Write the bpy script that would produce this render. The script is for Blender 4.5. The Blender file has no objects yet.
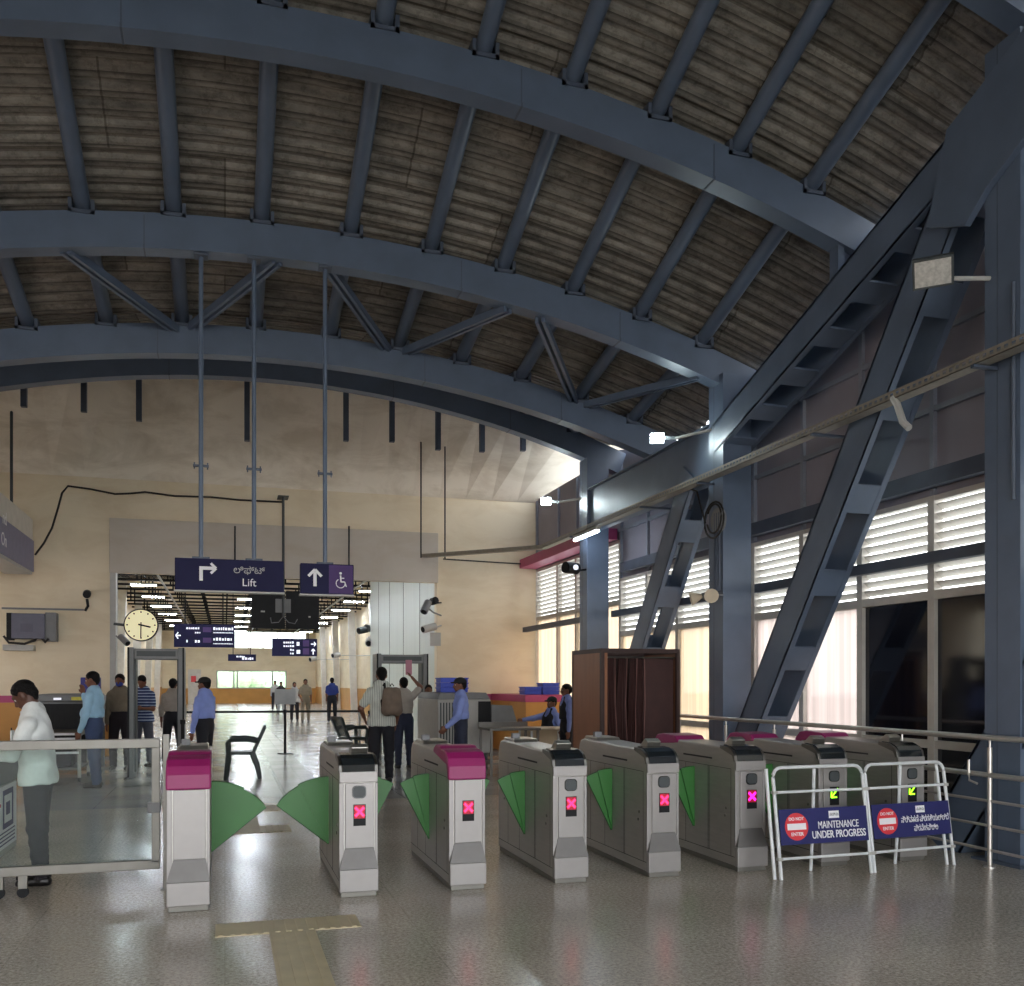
import bpy, math, random
import numpy as np
from mathutils import Vector, Matrix

# ------------------------------------------------------------ camera, world, lights, exposure
SC = bpy.context.scene
COL = SC.collection
YAW = math.radians(16.9)
FPX = 945.0
cam_d = bpy.data.cameras.new('camera'); cam = bpy.data.objects.new('camera', cam_d); COL.objects.link(cam)
cam.location = (0, 0, 1.6); cam.rotation_euler = (math.radians(90), 0, -YAW)
cam_d.sensor_fit = 'HORIZONTAL'; cam_d.sensor_width = 36; cam_d.lens = 36 * FPX / 1024
cam_d.shift_y = (683 - 493) / 1024; cam_d.clip_end = 500; cam_d.clip_start = .05
SC.camera = cam
vs = SC.view_settings
vs.view_transform = 'Standard'; vs.look = 'None'; vs.gamma = 1; vs.use_curve_mapping = False
vs.exposure = 0.6
SC.cycles.use_denoising = True
SC.cycles.max_bounces = 7; SC.cycles.diffuse_bounces = 4; SC.cycles.glossy_bounces = 4
SC.cycles.transmission_bounces = 6; SC.cycles.transparent_max_bounces = 8
SC.cycles.sample_clamp_indirect = 6; SC.cycles.caustics_reflective = False; SC.cycles.caustics_refractive = False

world = bpy.data.worlds.new('overcast_sky'); SC.world = world; world.use_nodes = True
wn = world.node_tree.nodes; wl = world.node_tree.links
bg = wn['Background']; bg.inputs[1].default_value = 4.6
tcw = wn.new('ShaderNodeTexCoord'); sep = wn.new('ShaderNodeSeparateXYZ'); rp = wn.new('ShaderNodeValToRGB')
wl.new(tcw.outputs['Generated'], sep.inputs[0]); wl.new(sep.outputs[2], rp.inputs[0]); wl.new(rp.outputs[0], bg.inputs[0])
rp.color_ramp.elements[0].position = 0.0; rp.color_ramp.elements[0].color = (1.0, .99, .975, 1)
rp.color_ramp.elements[1].position = .7; rp.color_ramp.elements[1].color = (.72, .84, 1.0, 1)

# hazy daylight sun, low on the window side
sun_d = bpy.data.lights.new('sun', 'SUN'); sun_d.energy = 1.6; sun_d.angle = math.radians(6); sun_d.color = (1, .93, .82)
sun = bpy.data.objects.new('sun', sun_d); COL.objects.link(sun)
sun.rotation_euler = Vector((-.80, -.15, -.58)).to_track_quat('-Z', 'Y').to_euler()

# ------------------------------------------------------------ materials
MATS = {}
def lin(c):
    out = []
    for v in c:
        v = v / 255.0
        out.append(v / 12.92 if v <= .04045 else ((v + .055) / 1.055) ** 2.4)
    return out
def mat(name, rgb, rough=.6, metal=0.0, var=.08, scale=6.0, bump=0.0, bscale=40.0, emit=0.0, coat=0.0, stretch=None, spec=.5, rvar=0.0):
    if name in MATS: return MATS[name]
    m = bpy.data.materials.new(name); m.use_nodes = True; nt = m.node_tree; b = nt.nodes['Principled BSDF']
    c = lin(rgb)
    tc = nt.nodes.new('ShaderNodeTexCoord'); mp = nt.nodes.new('ShaderNodeMapping')
    nt.links.new(tc.outputs['Object'], mp.inputs[0])
    if stretch: mp.inputs['Scale'].default_value = stretch
    nz = nt.nodes.new('ShaderNodeTexNoise'); nz.inputs['Scale'].default_value = scale; nz.inputs['Detail'].default_value = 5
    nt.links.new(mp.outputs[0], nz.inputs['Vector'])
    r = nt.nodes.new('ShaderNodeValToRGB')
    r.color_ramp.elements[0].position = .3; r.color_ramp.elements[1].position = .7
    r.color_ramp.elements[0].color = [max(0, x * (1 - var)) for x in c] + [1]
    r.color_ramp.elements[1].color = [min(1, x * (1 + var)) for x in c] + [1]
    nt.links.new(nz.outputs[0], r.inputs[0]); nt.links.new(r.outputs[0], b.inputs['Base Color'])
    b.inputs['Roughness'].default_value = rough; b.inputs['Metallic'].default_value = metal
    b.inputs['Specular IOR Level'].default_value = spec
    if coat: b.inputs['Coat Weight'].default_value = coat; b.inputs['Coat Roughness'].default_value = .08
    if rvar:
        mr = nt.nodes.new('ShaderNodeMapRange'); mr.inputs['To Min'].default_value = max(0, rough - rvar); mr.inputs['To Max'].default_value = rough + rvar
        nt.links.new(nz.outputs[0], mr.inputs[0]); nt.links.new(mr.outputs[0], b.inputs['Roughness'])
    if bump:
        n2 = nt.nodes.new('ShaderNodeTexNoise'); n2.inputs['Scale'].default_value = bscale
        nt.links.new(mp.outputs[0], n2.inputs['Vector'])
        bp = nt.nodes.new('ShaderNodeBump'); bp.inputs['Strength'].default_value = bump; bp.inputs['Distance'].default_value = .02
        nt.links.new(n2.outputs[0], bp.inputs['Height']); nt.links.new(bp.outputs[0], b.inputs['Normal'])
    if emit:
        nt.links.new(r.outputs[0], b.inputs['Emission Color']); b.inputs['Emission Strength'].default_value = emit
    MATS[name] = m
    return m

def wall_mat(name, rgb, stain=.25):
    m = mat(name, rgb, .62, 0, .06, .7)
    nt = m.node_tree; b = nt.nodes['Principled BSDF']
    tc = nt.nodes.new('ShaderNodeTexCoord'); mp = nt.nodes.new('ShaderNodeMapping'); mp.inputs['Scale'].default_value = (.5, .5, 1.2)
    nt.links.new(tc.outputs['Object'], mp.inputs[0])
    nz = nt.nodes.new('ShaderNodeTexNoise'); nz.inputs['Scale'].default_value = 1.6; nz.inputs['Detail'].default_value = 9; nz.inputs['Roughness'].default_value = .65; nz.inputs['Distortion'].default_value = .6
    nt.links.new(mp.outputs[0], nz.inputs['Vector'])
    r = nt.nodes.new('ShaderNodeValToRGB'); r.color_ramp.elements[0].position = .36; r.color_ramp.elements[1].position = .55
    s = 1 - stain
    r.color_ramp.elements[0].color = (s, s * .97, s * .92, 1); r.color_ramp.elements[1].color = (1, 1, 1, 1)
    nt.links.new(nz.outputs[0], r.inputs[0])
    mx = nt.nodes.new('ShaderNodeMixRGB'); mx.blend_type = 'MULTIPLY'; mx.inputs[0].default_value = 1
    src = b.inputs['Base Color'].links[0].from_socket
    nt.links.new(src, mx.inputs[1]); nt.links.new(r.outputs[0], mx.inputs[2]); nt.links.new(mx.outputs[0], b.inputs['Base Color'])
    return m

def floor_mat(name, base, dark, tile, seam, rough):
    m = bpy.data.materials.new(name); m.use_nodes = True; nt = m.node_tree; b = nt.nodes['Principled BSDF']; L = nt.links.new
    tc = nt.nodes.new('ShaderNodeTexCoord')
    n1 = nt.nodes.new('ShaderNodeTexNoise'); n1.inputs['Scale'].default_value = 42; n1.inputs['Detail'].default_value = 5; n1.inputs['Roughness'].default_value = .85
    L(tc.outputs['Object'], n1.inputs['Vector'])
    r1 = nt.nodes.new('ShaderNodeValToRGB'); e = r1.color_ramp.elements
    e[0].position = .36; e[1].position = .66; e[0].color = lin(dark) + [1]; e[1].color = lin(base) + [1]
    L(n1.outputs[0], r1.inputs[0])
    n2 = nt.nodes.new('ShaderNodeTexNoise'); n2.inputs['Scale'].default_value = .9; n2.inputs['Detail'].default_value = 6
    L(tc.outputs['Object'], n2.inputs['Vector'])
    r2 = nt.nodes.new('ShaderNodeValToRGB'); r2.color_ramp.elements[0].position = .3; r2.color_ramp.elements[0].color = (.86, .85, .84, 1)
    r2.color_ramp.elements[1].position = .7; r2.color_ramp.elements[1].color = (1.08, 1.08, 1.08, 1)
    L(n2.outputs[0], r2.inputs[0])
    mx = nt.nodes.new('ShaderNodeMixRGB'); mx.blend_type = 'MULTIPLY'; mx.inputs[0].default_value = 1
    L(r1.outputs[0], mx.inputs[1]); L(r2.outputs[0], mx.inputs[2])
    bk = nt.nodes.new('ShaderNodeTexBrick'); bk.offset = 0; bk.inputs['Scale'].default_value = 1
    bk.inputs['Brick Width'].default_value = tile; bk.inputs['Row Height'].default_value = tile; bk.inputs['Mortar Size'].default_value = .004
    bk.inputs['Color1'].default_value = (1, 1, 1, 1); bk.inputs['Color2'].default_value = (.93, .93, .94, 1); bk.inputs['Mortar'].default_value = (seam, seam, seam, 1)
    L(tc.outputs['Object'], bk.inputs['Vector'])
    m2 = nt.nodes.new('ShaderNodeMixRGB'); m2.blend_type = 'MULTIPLY'; m2.inputs[0].default_value = 1
    L(mx.outputs[0], m2.inputs[1]); L(bk.outputs['Color'], m2.inputs[2]); L(m2.outputs[0], b.inputs['Base Color'])
    mr = nt.nodes.new('ShaderNodeMapRange'); mr.inputs['From Min'].default_value = .3; mr.inputs['From Max'].default_value = .7
    mr.inputs['To Min'].default_value = rough - .02; mr.inputs['To Max'].default_value = rough + .05
    L(n2.outputs[0], mr.inputs[0]); L(mr.outputs[0], b.inputs['Roughness'])
    b.inputs['Specular IOR Level'].default_value = .6
    MATS[name] = m
    return m

def deck_mat():
    m = bpy.data.materials.new('weathered_deck'); m.use_nodes = True; nt = m.node_tree; b = nt.nodes['Principled BSDF']; L = nt.links.new
    tc = nt.nodes.new('ShaderNodeTexCoord')
    mp = nt.nodes.new('ShaderNodeMapping'); mp.inputs['Scale'].default_value = (.8, 3.5, 1); L(tc.outputs['Object'], mp.inputs[0])
    n1 = nt.nodes.new('ShaderNodeTexNoise'); n1.inputs['Scale'].default_value = 2.2; n1.inputs['Detail'].default_value = 9; n1.inputs['Roughness'].default_value = .72
    L(mp.outputs[0], n1.inputs['Vector'])
    r1 = nt.nodes.new('ShaderNodeValToRGB'); e = r1.color_ramp.elements
    e[0].position = .33; e[0].color = lin((102, 98, 91)) + [1]; e[1].position = .68; e[1].color = lin((170, 164, 153)) + [1]
    L(n1.outputs[0], r1.inputs[0])
    bk = nt.nodes.new('ShaderNodeTexBrick'); bk.offset = .37; bk.inputs['Scale'].default_value = 1; bk.inputs['Brick Width'].default_value = 3.3
    bk.inputs['Row Height'].default_value = 1.02; bk.inputs['Mortar Size'].default_value = .012
    bk.inputs['Color1'].default_value = (1, 1, 1, 1); bk.inputs['Color2'].default_value = (.66, .66, .66, 1); bk.inputs['Mortar'].default_value = (.45, .43, .4, 1)
    L(tc.outputs['Object'], bk.inputs['Vector'])
    n3 = nt.nodes.new('ShaderNodeTexNoise'); n3.inputs['Scale'].default_value = 9; n3.inputs['Detail'].default_value = 10; n3.inputs['Roughness'].default_value = .8
    L(tc.outputs['Object'], n3.inputs['Vector'])
    r3 = nt.nodes.new('ShaderNodeValToRGB'); r3.color_ramp.elements[0].position = .40; r3.color_ramp.elements[0].color = (.45, .43, .4, 1)
    r3.color_ramp.elements[1].position = .5; r3.color_ramp.elements[1].color = (1, 1, 1, 1); L(n3.outputs[0], r3.inputs[0])
    a = nt.nodes.new('ShaderNodeMixRGB'); a.blend_type = 'MULTIPLY'; a.inputs[0].default_value = 1
    L(r1.outputs[0], a.inputs[1]); L(bk.outputs['Color'], a.inputs[2])
    c = nt.nodes.new('ShaderNodeMixRGB'); c.blend_type = 'MULTIPLY'; c.inputs[0].default_value = .6
    L(a.outputs[0], c.inputs[1]); L(r3.outputs[0], c.inputs[2]); L(c.outputs[0], b.inputs['Base Color'])
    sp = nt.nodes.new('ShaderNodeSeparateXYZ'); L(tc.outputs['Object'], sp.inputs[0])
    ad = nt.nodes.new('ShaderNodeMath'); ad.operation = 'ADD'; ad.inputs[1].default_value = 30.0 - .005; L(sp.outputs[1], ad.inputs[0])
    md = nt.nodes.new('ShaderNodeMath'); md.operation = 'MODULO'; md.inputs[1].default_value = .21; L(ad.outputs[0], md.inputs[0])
    lr = nt.nodes.new('ShaderNodeValToRGB'); q = lr.color_ramp.elements; q[0].position = 0; q[0].color = (.25, .24, .22, 1); q[1].position = .040; q[1].color = (1, 1, 1, 1)  # rib grooves darkened in the colour, besides the modelled ribs
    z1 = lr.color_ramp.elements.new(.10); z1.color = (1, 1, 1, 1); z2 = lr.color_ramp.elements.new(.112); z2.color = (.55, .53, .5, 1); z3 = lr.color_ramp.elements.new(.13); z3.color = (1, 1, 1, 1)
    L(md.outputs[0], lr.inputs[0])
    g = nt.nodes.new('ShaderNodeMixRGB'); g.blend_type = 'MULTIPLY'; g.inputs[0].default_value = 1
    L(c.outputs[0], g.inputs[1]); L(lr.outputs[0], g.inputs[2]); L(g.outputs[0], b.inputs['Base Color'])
    b.inputs['Roughness'].default_value = .75
    MATS['deck'] = m
    return m

def glass_mat(name, rgb, alpha_mix, rough=.02):
    m = bpy.data.materials.new(name); m.use_nodes = True; nt = m.node_tree; L = nt.links.new
    out = nt.nodes['Material Output']; nt.nodes.remove(nt.nodes['Principled BSDF'])
    t = nt.nodes.new('ShaderNodeBsdfTransparent'); t.inputs[0].default_value = lin(rgb) + [1]
    g = nt.nodes.new('ShaderNodeBsdfGlossy'); g.inputs['Roughness'].default_value = rough
    fr = nt.nodes.new('ShaderNodeFresnel'); fr.inputs[0].default_value = 1.2
    mx = nt.nodes.new('ShaderNodeMixShader'); L(fr.outputs[0], mx.inputs[0]); L(t.outputs[0], mx.inputs[1]); L(g.outputs[0], mx.inputs[2])
    d = nt.nodes.new('ShaderNodeBsdfDiffuse'); nz = nt.nodes.new('ShaderNodeTexNoise'); nz.inputs['Scale'].default_value = 3
    rr = nt.nodes.new('ShaderNodeValToRGB'); rr.color_ramp.elements[0].color = (.55, .56, .56, 1); rr.color_ramp.elements[1].color = (.75, .76, .74, 1)
    L(nz.outputs[0], rr.inputs[0]); L(rr.outputs[0], d.inputs[0])
    m2 = nt.nodes.new('ShaderNodeMixShader'); m2.inputs[0].default_value = alpha_mix
    L(mx.outputs[0], m2.inputs[1]); L(d.outputs[0], m2.inputs[2]); L(m2.outputs[0], out.inputs[0])
    MATS[name] = m
    return m

def frosted_mat(name, rgb, amt=.8):
    m = bpy.data.materials.new(name); m.use_nodes = True; nt = m.node_tree; L = nt.links.new
    out = nt.nodes['Material Output']; nt.nodes.remove(nt.nodes['Principled BSDF'])
    tc = nt.nodes.new('ShaderNodeTexCoord'); mp = nt.nodes.new('ShaderNodeMapping'); mp.inputs['Scale'].default_value = (1, 7, .15)
    L(tc.outputs['Object'], mp.inputs[0])
    nz = nt.nodes.new('ShaderNodeTexNoise'); nz.inputs['Scale'].default_value = 1.5; L(mp.outputs[0], nz.inputs['Vector'])
    rr = nt.nodes.new('ShaderNodeValToRGB'); c = lin(rgb)
    rr.color_ramp.elements[0].position = .4; rr.color_ramp.elements[0].color = [x * .82 for x in c] + [1]
    rr.color_ramp.elements[1].position = .6; rr.color_ramp.elements[1].color = c + [1]; L(nz.outputs[0], rr.inputs[0])
    tr = nt.nodes.new('ShaderNodeBsdfTranslucent'); L(rr.outputs[0], tr.inputs[0])
    g = nt.nodes.new('ShaderNodeBsdfGlossy'); g.inputs['Roughness'].default_value = .1
    tp = nt.nodes.new('ShaderNodeBsdfTransparent'); tp.inputs[0].default_value = (.9, .88, .86, 1)
    m0 = nt.nodes.new('ShaderNodeMixShader'); m0.inputs[0].default_value = 1 - amt; L(tr.outputs[0], m0.inputs[1]); L(tp.outputs[0], m0.inputs[2])
    mx = nt.nodes.new('ShaderNodeMixShader'); mx.inputs[0].default_value = .05; L(m0.outputs[0], mx.inputs[1]); L(g.outputs[0], mx.inputs[2])
    L(mx.outputs[0], out.inputs[0]); MATS[name] = m
    return m

M_STEEL = mat('painted_steel', (94, 108, 128), .38, 0, .10, 2.5, spec=.45)
M_STEELD = mat('dark_painted_steel', (80, 90, 106), .5, 0, .12, 3)
M_LATT = mat('pale_steel_lattice', (146, 152, 164), .5, 0, .1, 3)
M_RAIL = mat('polished_rail_steel', (196, 192, 186), .3, .7, .06, 8)
M_CLAD = mat('grey_cladding', (150, 148, 158), .7, 0, .07, 1.5)
M_CREAM = wall_mat('cream_wall', (232, 218, 190), .08)
M_CREAM2 = wall_mat('cream_upper_wall', (242, 234, 218), .20)
M_GREYP = wall_mat('grey_panel', (198, 190, 178), .06)
M_DADO = mat('orange_dado', (196, 142, 72), .5, 0, .08, 2)
M_PINK = mat('magenta_stripe', (176, 62, 112), .45, 0, .05, 4)
M_WHITEF = mat('white_window_frame', (206, 202, 194), .5, 0, .08, 4)
M_SLAT = mat('white_louvre', (206, 203, 196), .5, 0, .05, 6)
M_DGLASS = mat('dark_tinted_glass', (20, 23, 34), .07, 0, .3, 2, spec=.7)
M_FROST = frosted_mat('frosted_pane', (188, 176, 170))
M_FROSTC = frosted_mat('warm_frosted_pane', (200, 182, 158))
M_FROSTG = frosted_mat('green_frosted_pane', (206, 226, 190), .5)
M_CLEAR = glass_mat('clear_glass', (240, 246, 244), .006)
M_INOX = mat('stainless_steel', (128, 126, 122), .34, 1, .06, 8, rvar=.06)
M_GATE = mat('brushed_gate_steel', (176, 173, 168), .34, .6, .07, 5, stretch=(1, 1, 8), rvar=.07)
M_DULL = mat('dull_steel_frame', (128, 126, 120), .5, .75, .07, 8)
M_GATEF = mat('pale_gate_front', (152, 149, 147), .42, .4, .03, 10)
M_GATED = mat('gate_recess_shade', (112, 110, 108), .5, .6, .05, 10)  # slanted facet's dark ceiling reflection put into its base colour
M_GATET = mat('gate_top_steel', (178, 176, 168), .28, .9, .05, 8)
M_SEAM = mat('dark_seam', (45, 45, 46), .7, 0, .05, 5)
M_MAG = mat('magenta_plastic', (142, 28, 94), .42, 0, .05, 6, coat=.1)
M_BLKG = mat('black_gloss', (24, 30, 34), .12, 0, .1, 6, coat=.8)
M_GREEN = mat('green_flap', (46, 112, 44), .42, 0, .05, 4)
M_GREENE = mat('green_flap_rim', (30, 78, 34), .5, 0, .05, 4)
M_BLACK = mat('black_plastic', (20, 21, 24), .55, 0, .2, 8, spec=.25)
M_DGREY = mat('dark_grey_plastic', (64, 70, 72), .5, 0, .1, 8)
M_MGREY = mat('mid_grey_paint', (118, 120, 122), .5, 0, .08, 6)
M_LGREY = mat('light_grey_paint', (176, 176, 172), .5, 0, .06, 6)
M_WPAINT = mat('white_tube_paint', (214, 218, 220), .38, 0, .06, 12)
M_NAVY = mat('navy_sign_board', (46, 48, 98), .55, 0, .06, 5, spec=.25)
M_NAVYD = mat('navy_hanging_sign', (34, 34, 68), .6, 0, .06, 5, spec=.15)
M_PURP = mat('purple_sign_panel', (84, 66, 112), .6, 0, .05, 5, spec=.15)
M_WTXT = mat('white_lettering', (235, 235, 238), .5, 0, .02, 5)
M_WGLOW = mat('lit_lettering', (235, 238, 250), .5, 0, .02, 5, emit=.5)
M_RED = mat('red_circle', (214, 58, 66), .45, 0, .04, 8)
M_BLUE = mat('blue_tray', (44, 72, 190), .45, 0, .06, 8)
M_REDDIM = mat('dim_red_led', (150, 16, 44), .5, 0, .3, 90, emit=.5)
M_REDX = mat('red_led', (255, 40, 95), .5, 0, .1, 60, emit=2.2)
M_PINKX = mat('pink_led', (255, 30, 190), .5, 0, .1, 60, emit=2.2)
M_GRNX = mat('green_led', (150, 255, 40), .5, 0, .1, 60, emit=1.8)
M_LAMP = mat('white_lamp_light', (235, 244, 255), .5, 0, .01, 5, emit=62)
M_TUBEL = mat('tube_lamp_light', (228, 240, 255), .5, 0, .01, 5, emit=20)
M_FLOODL = mat('flood_lamp_light', (225, 245, 250), .5, 0, .01, 5, emit=130)
M_FLOODO = mat('unlit_flood_lens', (190, 188, 182), .25, 0, .2, 30)
M_WOODB = mat('brown_laminate', (138, 92, 62), .45, 0, .1, 3, stretch=(3, 3, .5))
M_WOODD = mat('dark_brown_frame', (52, 30, 26), .5, 0, .12, 4)
M_CURT = mat('dark_brown_curtain', (62, 36, 34), .7, 0, .15, 5)
M_CURTE = mat('mauve_curtain_edge', (128, 92, 88), .7, 0, .1, 5)
M_CLOCK = mat('lit_clock_face', (236, 228, 184), .5, 0, .03, 5, emit=.35)
M_CABLE = mat('black_cable', (36, 32, 28), .6, 0, .1, 8)
M_TRAY = mat('galvanised_tray', (150, 144, 132), .5, .3, .12, 12)
M_TACT = mat('tactile_yellow', (204, 192, 158), .5, 0, .08, 6, spec=.4)
M_CREMT = mat('cream_table_top', (206, 192, 166), .5, 0, .05, 5)
M_TREE = mat('pale_foliage', (176, 190, 150), .8, 0, .4, 6, bump=.6, bscale=5)
M_BARK = mat('bark', (90, 78, 60), .8, 0, .2, 5)
M_FLOOR = floor_mat('speckled_granite', (234, 224, 208), (138, 131, 120), 1.2, .78, .2)
M_FLOORH = floor_mat('polished_hall_tile', (188, 186, 182), (150, 148, 146), .8, .62, .17)
M_BAND = floor_mat('pale_floor_band', (206, 202, 196), (176, 172, 166), .6, .7, .2)
M_GROUND = mat('asphalt_ground', (120, 118, 112), .8, 0, .15, .4)
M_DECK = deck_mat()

# ------------------------------------------------------------ mesh builder
def basis(d, up=(0, 0, 1)):
    d = Vector(d).normalized(); u = Vector(up)
    if abs(d.dot(u)) > .98: u = Vector((0, 1, 0))
    a = d.cross(u).normalized(); b = a.cross(d).normalized()
    return a, b, d
class MB:
    def __init__(s): s.v = []; s.f = []; s.m = []; s.cm = 0
    def mi(s, i): s.cm = i; return s
    def add(s, vs_, fs): 
        n = len(s.v); s.v += [tuple(p) for p in vs_]
        for f in fs: s.f.append(tuple(i + n for i in f)); s.m.append(s.cm)
        return s
    def box(s, x0, x1, y0, y1, z0, z1):
        v = [(x, y, z) for z in (z0, z1) for y in (y0, y1) for x in (x0, x1)]
        return s.add(v, [(0, 2, 3, 1), (4, 5, 7, 6), (0, 1, 5, 4), (2, 6, 7, 3), (0, 4, 6, 2), (1, 3, 7, 5)])
    def bar(s, p0, p1, w, h, up=(0, 0, 1)):       # rectangular bar, w across, h along up
        p0 = Vector(p0); p1 = Vector(p1); a, b, d = basis(p1 - p0, up)
        v = [p + a * sx * w / 2 + b * sy * h / 2 for p in (p0, p1) for sx, sy in ((-1, -1), (1, -1), (1, 1), (-1, 1))]
        return s.add(v, [(0, 1, 2, 3), (7, 6, 5, 4), (0, 4, 5, 1), (1, 5, 6, 2), (2, 6, 7, 3), (3, 7, 4, 0)])
    def tube(s, p0, p1, r, n=10, r1=None):
        return s.path([p0, p1], r, n, r1)
    def path(s, pts, r, n=8, r1=None):
        pts = [Vector(p) for p in pts]; rings = []; k = len(pts)
        for i, p in enumerate(pts):
            d = (pts[min(i + 1, k - 1)] - pts[max(i - 1, 0)])
            a, b, d = basis(d)
            rr = r if r1 is None else r + (r1 - r) * i / max(1, k - 1)
            rings.append([p + (a * math.cos(t) + b * math.sin(t)) * rr for t in [2 * math.pi * j / n for j in range(n)]])
        v = [q for g in rings for q in g]; f = []
        for i in range(k - 1):
            for j in range(n):
                j2 = (j + 1) % n
                f.append((i * n + j, i * n + j2, (i + 1) * n + j2, (i + 1) * n + j))
        f.append(tuple(range(n - 1, -1, -1))); f.append(tuple((k - 1) * n + j for j in range(n)))
        return s.add(v, f)
    def prism(s, pts, axis, a0, a1):              # closed 2D polygon pushed along an axis
        def mk(p, a):
            return {'x': (a, p[0], p[1]), 'y': (p[0], a, p[1]), 'z': (p[0], p[1], a)}[axis]
        n = len(pts); v = [mk(p, a0) for p in pts] + [mk(p, a1) for p in pts]
        f = [tuple(range(n)), tuple(range(2 * n - 1, n - 1, -1))] + [(i, n + i, n + (i + 1) % n, (i + 1) % n) for i in range(n)]
        return s.add(v, f)
    def ell(s, c, r, nu=14, nv=9, R=None):
        v = []; f = []
        for i in range(nv + 1):
            t = math.pi * i / nv
            for j in range(nu):
                a = 2 * math.pi * j / nu
                p = Vector((r[0] * math.sin(t) * math.cos(a), r[1] * math.sin(t) * math.sin(a), r[2] * math.cos(t)))
                if R: p = R @ p
                v.append(p + Vector(c))
        for i in range(nv):
            for j in range(nu):
                f.append((i * nu + j, (i + 1) * nu + j, (i + 1) * nu + (j + 1) % nu, i * nu + (j + 1) % nu))
        return s.add(v, f)
    def build(s, name, mats, parent=None, smooth=False, bevel=0, loc=None, rz=0, fix=True):
        me = bpy.data.meshes.new(name); me.from_pydata(s.v, [], s.f)
        if not isinstance(mats, (list, tuple)): mats = [mats]
        for m in mats: me.materials.append(m)
        for p, i in zip(me.polygons, s.m): p.material_index = min(i, len(mats) - 1)
        me.update()
        if fix:
            import bmesh
            bm = bmesh.new(); bm.from_mesh(me); bmesh.ops.recalc_face_normals(bm, faces=bm.faces); bm.to_mesh(me); bm.free()
        if smooth:
            for p in me.polygons: p.use_smooth = True
            if hasattr(me, 'set_sharp_from_angle'): me.set_sharp_from_angle(angle=math.radians(40))
        o = bpy.data.objects.new(name, me); COL.objects.link(o)
        if parent: o.parent = parent
        if loc: o.location = loc
        if rz: o.rotation_euler.z = rz
        if bevel:
            b = o.modifiers.new('bevel', 'BEVEL'); b.width = bevel; b.segments = 2; b.limit_method = 'ANGLE'
        return o
def thing(name, label, cat, loc=(0, 0, 0), rz=0, group=None):
    o = bpy.data.objects.new(name, None); o.empty_display_size = .1; COL.objects.link(o)
    o.location = loc; o.rotation_euler.z = rz; o['label'] = label; o['category'] = cat
    if group: o['group'] = group
    return o
def tag(o, label, cat, group=None, kind=None):
    o['label'] = label; o['category'] = cat
    if group: o['group'] = group
    if kind: o['kind'] = kind
    return o
def struct(o, label=None):
    o['kind'] = 'structure'
    if label: o['label'] = label
    return o

cS, cC = math.sin(YAW), math.cos(YAW)
def onY(u, v, Y):
    k = (u - 512) / FPX; d = Y / (cC - k * cS); return Vector((d * (k * cC + cS), Y, 1.6 + (683 - v) / FPX * d))
def onX(u, v, X):
    k = (u - 512) / FPX; d = X / (k * cC + cS); return Vector((X, d * (cC - k * cS), 1.6 + (683 - v) / FPX * d))
def atD(u, v, d):
    k = (u - 512) / FPX; return Vector((d * (k * cC + cS), d * (cC - k * cS), 1.6 + (683 - v) / FPX * d))
def text_obj(body, size, name, m, parent, loc, rx=90, rz=0, depth=.002, bold=0.0, align='CENTER', sx=1.0, fit=None):
    cu = bpy.data.curves.new(name, 'FONT'); cu.body = body; cu.size = size; cu.extrude = depth; cu.align_x = align; cu.align_y = 'CENTER'; cu.offset = bold
    t = bpy.data.objects.new(name, cu); COL.objects.link(t)
    bpy.context.view_layer.update()
    me = bpy.data.meshes.new_from_object(t.evaluated_get(bpy.context.evaluated_depsgraph_get()))
    COL.objects.unlink(t); bpy.data.objects.remove(t); me.name = name
    me.materials.clear(); me.materials.append(m)
    o = bpy.data.objects.new(name, me); COL.objects.link(o); o.parent = parent
    o.location = loc; o.rotation_euler = (math.radians(rx), 0, math.radians(rz)); 
    if fit:
        xs = [q.co.x for q in me.vertices]; sx = fit / max(1e-6, max(xs) - min(xs))
    o.scale = (sx, 1, 1)
    return o
NTH = ['first', 'second', 'third', 'fourth', 'fifth', 'sixth', 'seventh', 'eighth', 'ninth', 'tenth', 'eleventh', 'twelfth', 'thirteenth', 'fourteenth', 'fifteenth', 'sixteenth', 'seventeenth', 'eighteenth', 'nineteenth', 'twentieth', 'twenty-first', 'twenty-second']
# ------------------------------------------------------------ roof shape
XR, CR = .80, .0288
ZY = [(-9, 9.5), (0, 9.6), (4.2, 9.25), (6.76, 8.50), (9.32, 7.614), (11.88, 6.746), (14.2, 6.298), (17.0, 6.866), (19.5, 7.5), (22.6, 8.3)]
def roofz(X, Y):                # underside of the arch flange
    for (y0, z0), (y1, z1) in zip(ZY, ZY[1:]):
        if Y <= y1: z = z0 + (z1 - z0) * (Y - y0) / (y1 - y0); break
    else: z = ZY[-1][1]
    return z - CR * (X - XR) ** 2
ARCH_H = .42
XL, XE = -6.1, 7.42             # eaves
# floor
HALL_Y0, HALL_Y1 = 22.5, 77.0
struct(MB().box(-8.5, 8.2, -9, 13.0, -.25, 0).build('floor', M_FLOOR), 'speckled grey polished granite floor of the front concourse')
struct(MB().box(-8.5, 8.2, 13.0, 90.0, -.25, 0).build('floor', M_FLOORH), 'paler polished tile floor running back into the far hall')
struct(MB().box(.85, 1.45, 13.0, HALL_Y1, 0, .003).build('floor', M_BAND), 'pale band of tiles running down the hall floor')
struct(MB().box(-160, 160, -120, 240, -6.4, -6.2).build('ground', M_GROUND), 'open ground far below the station')
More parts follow.
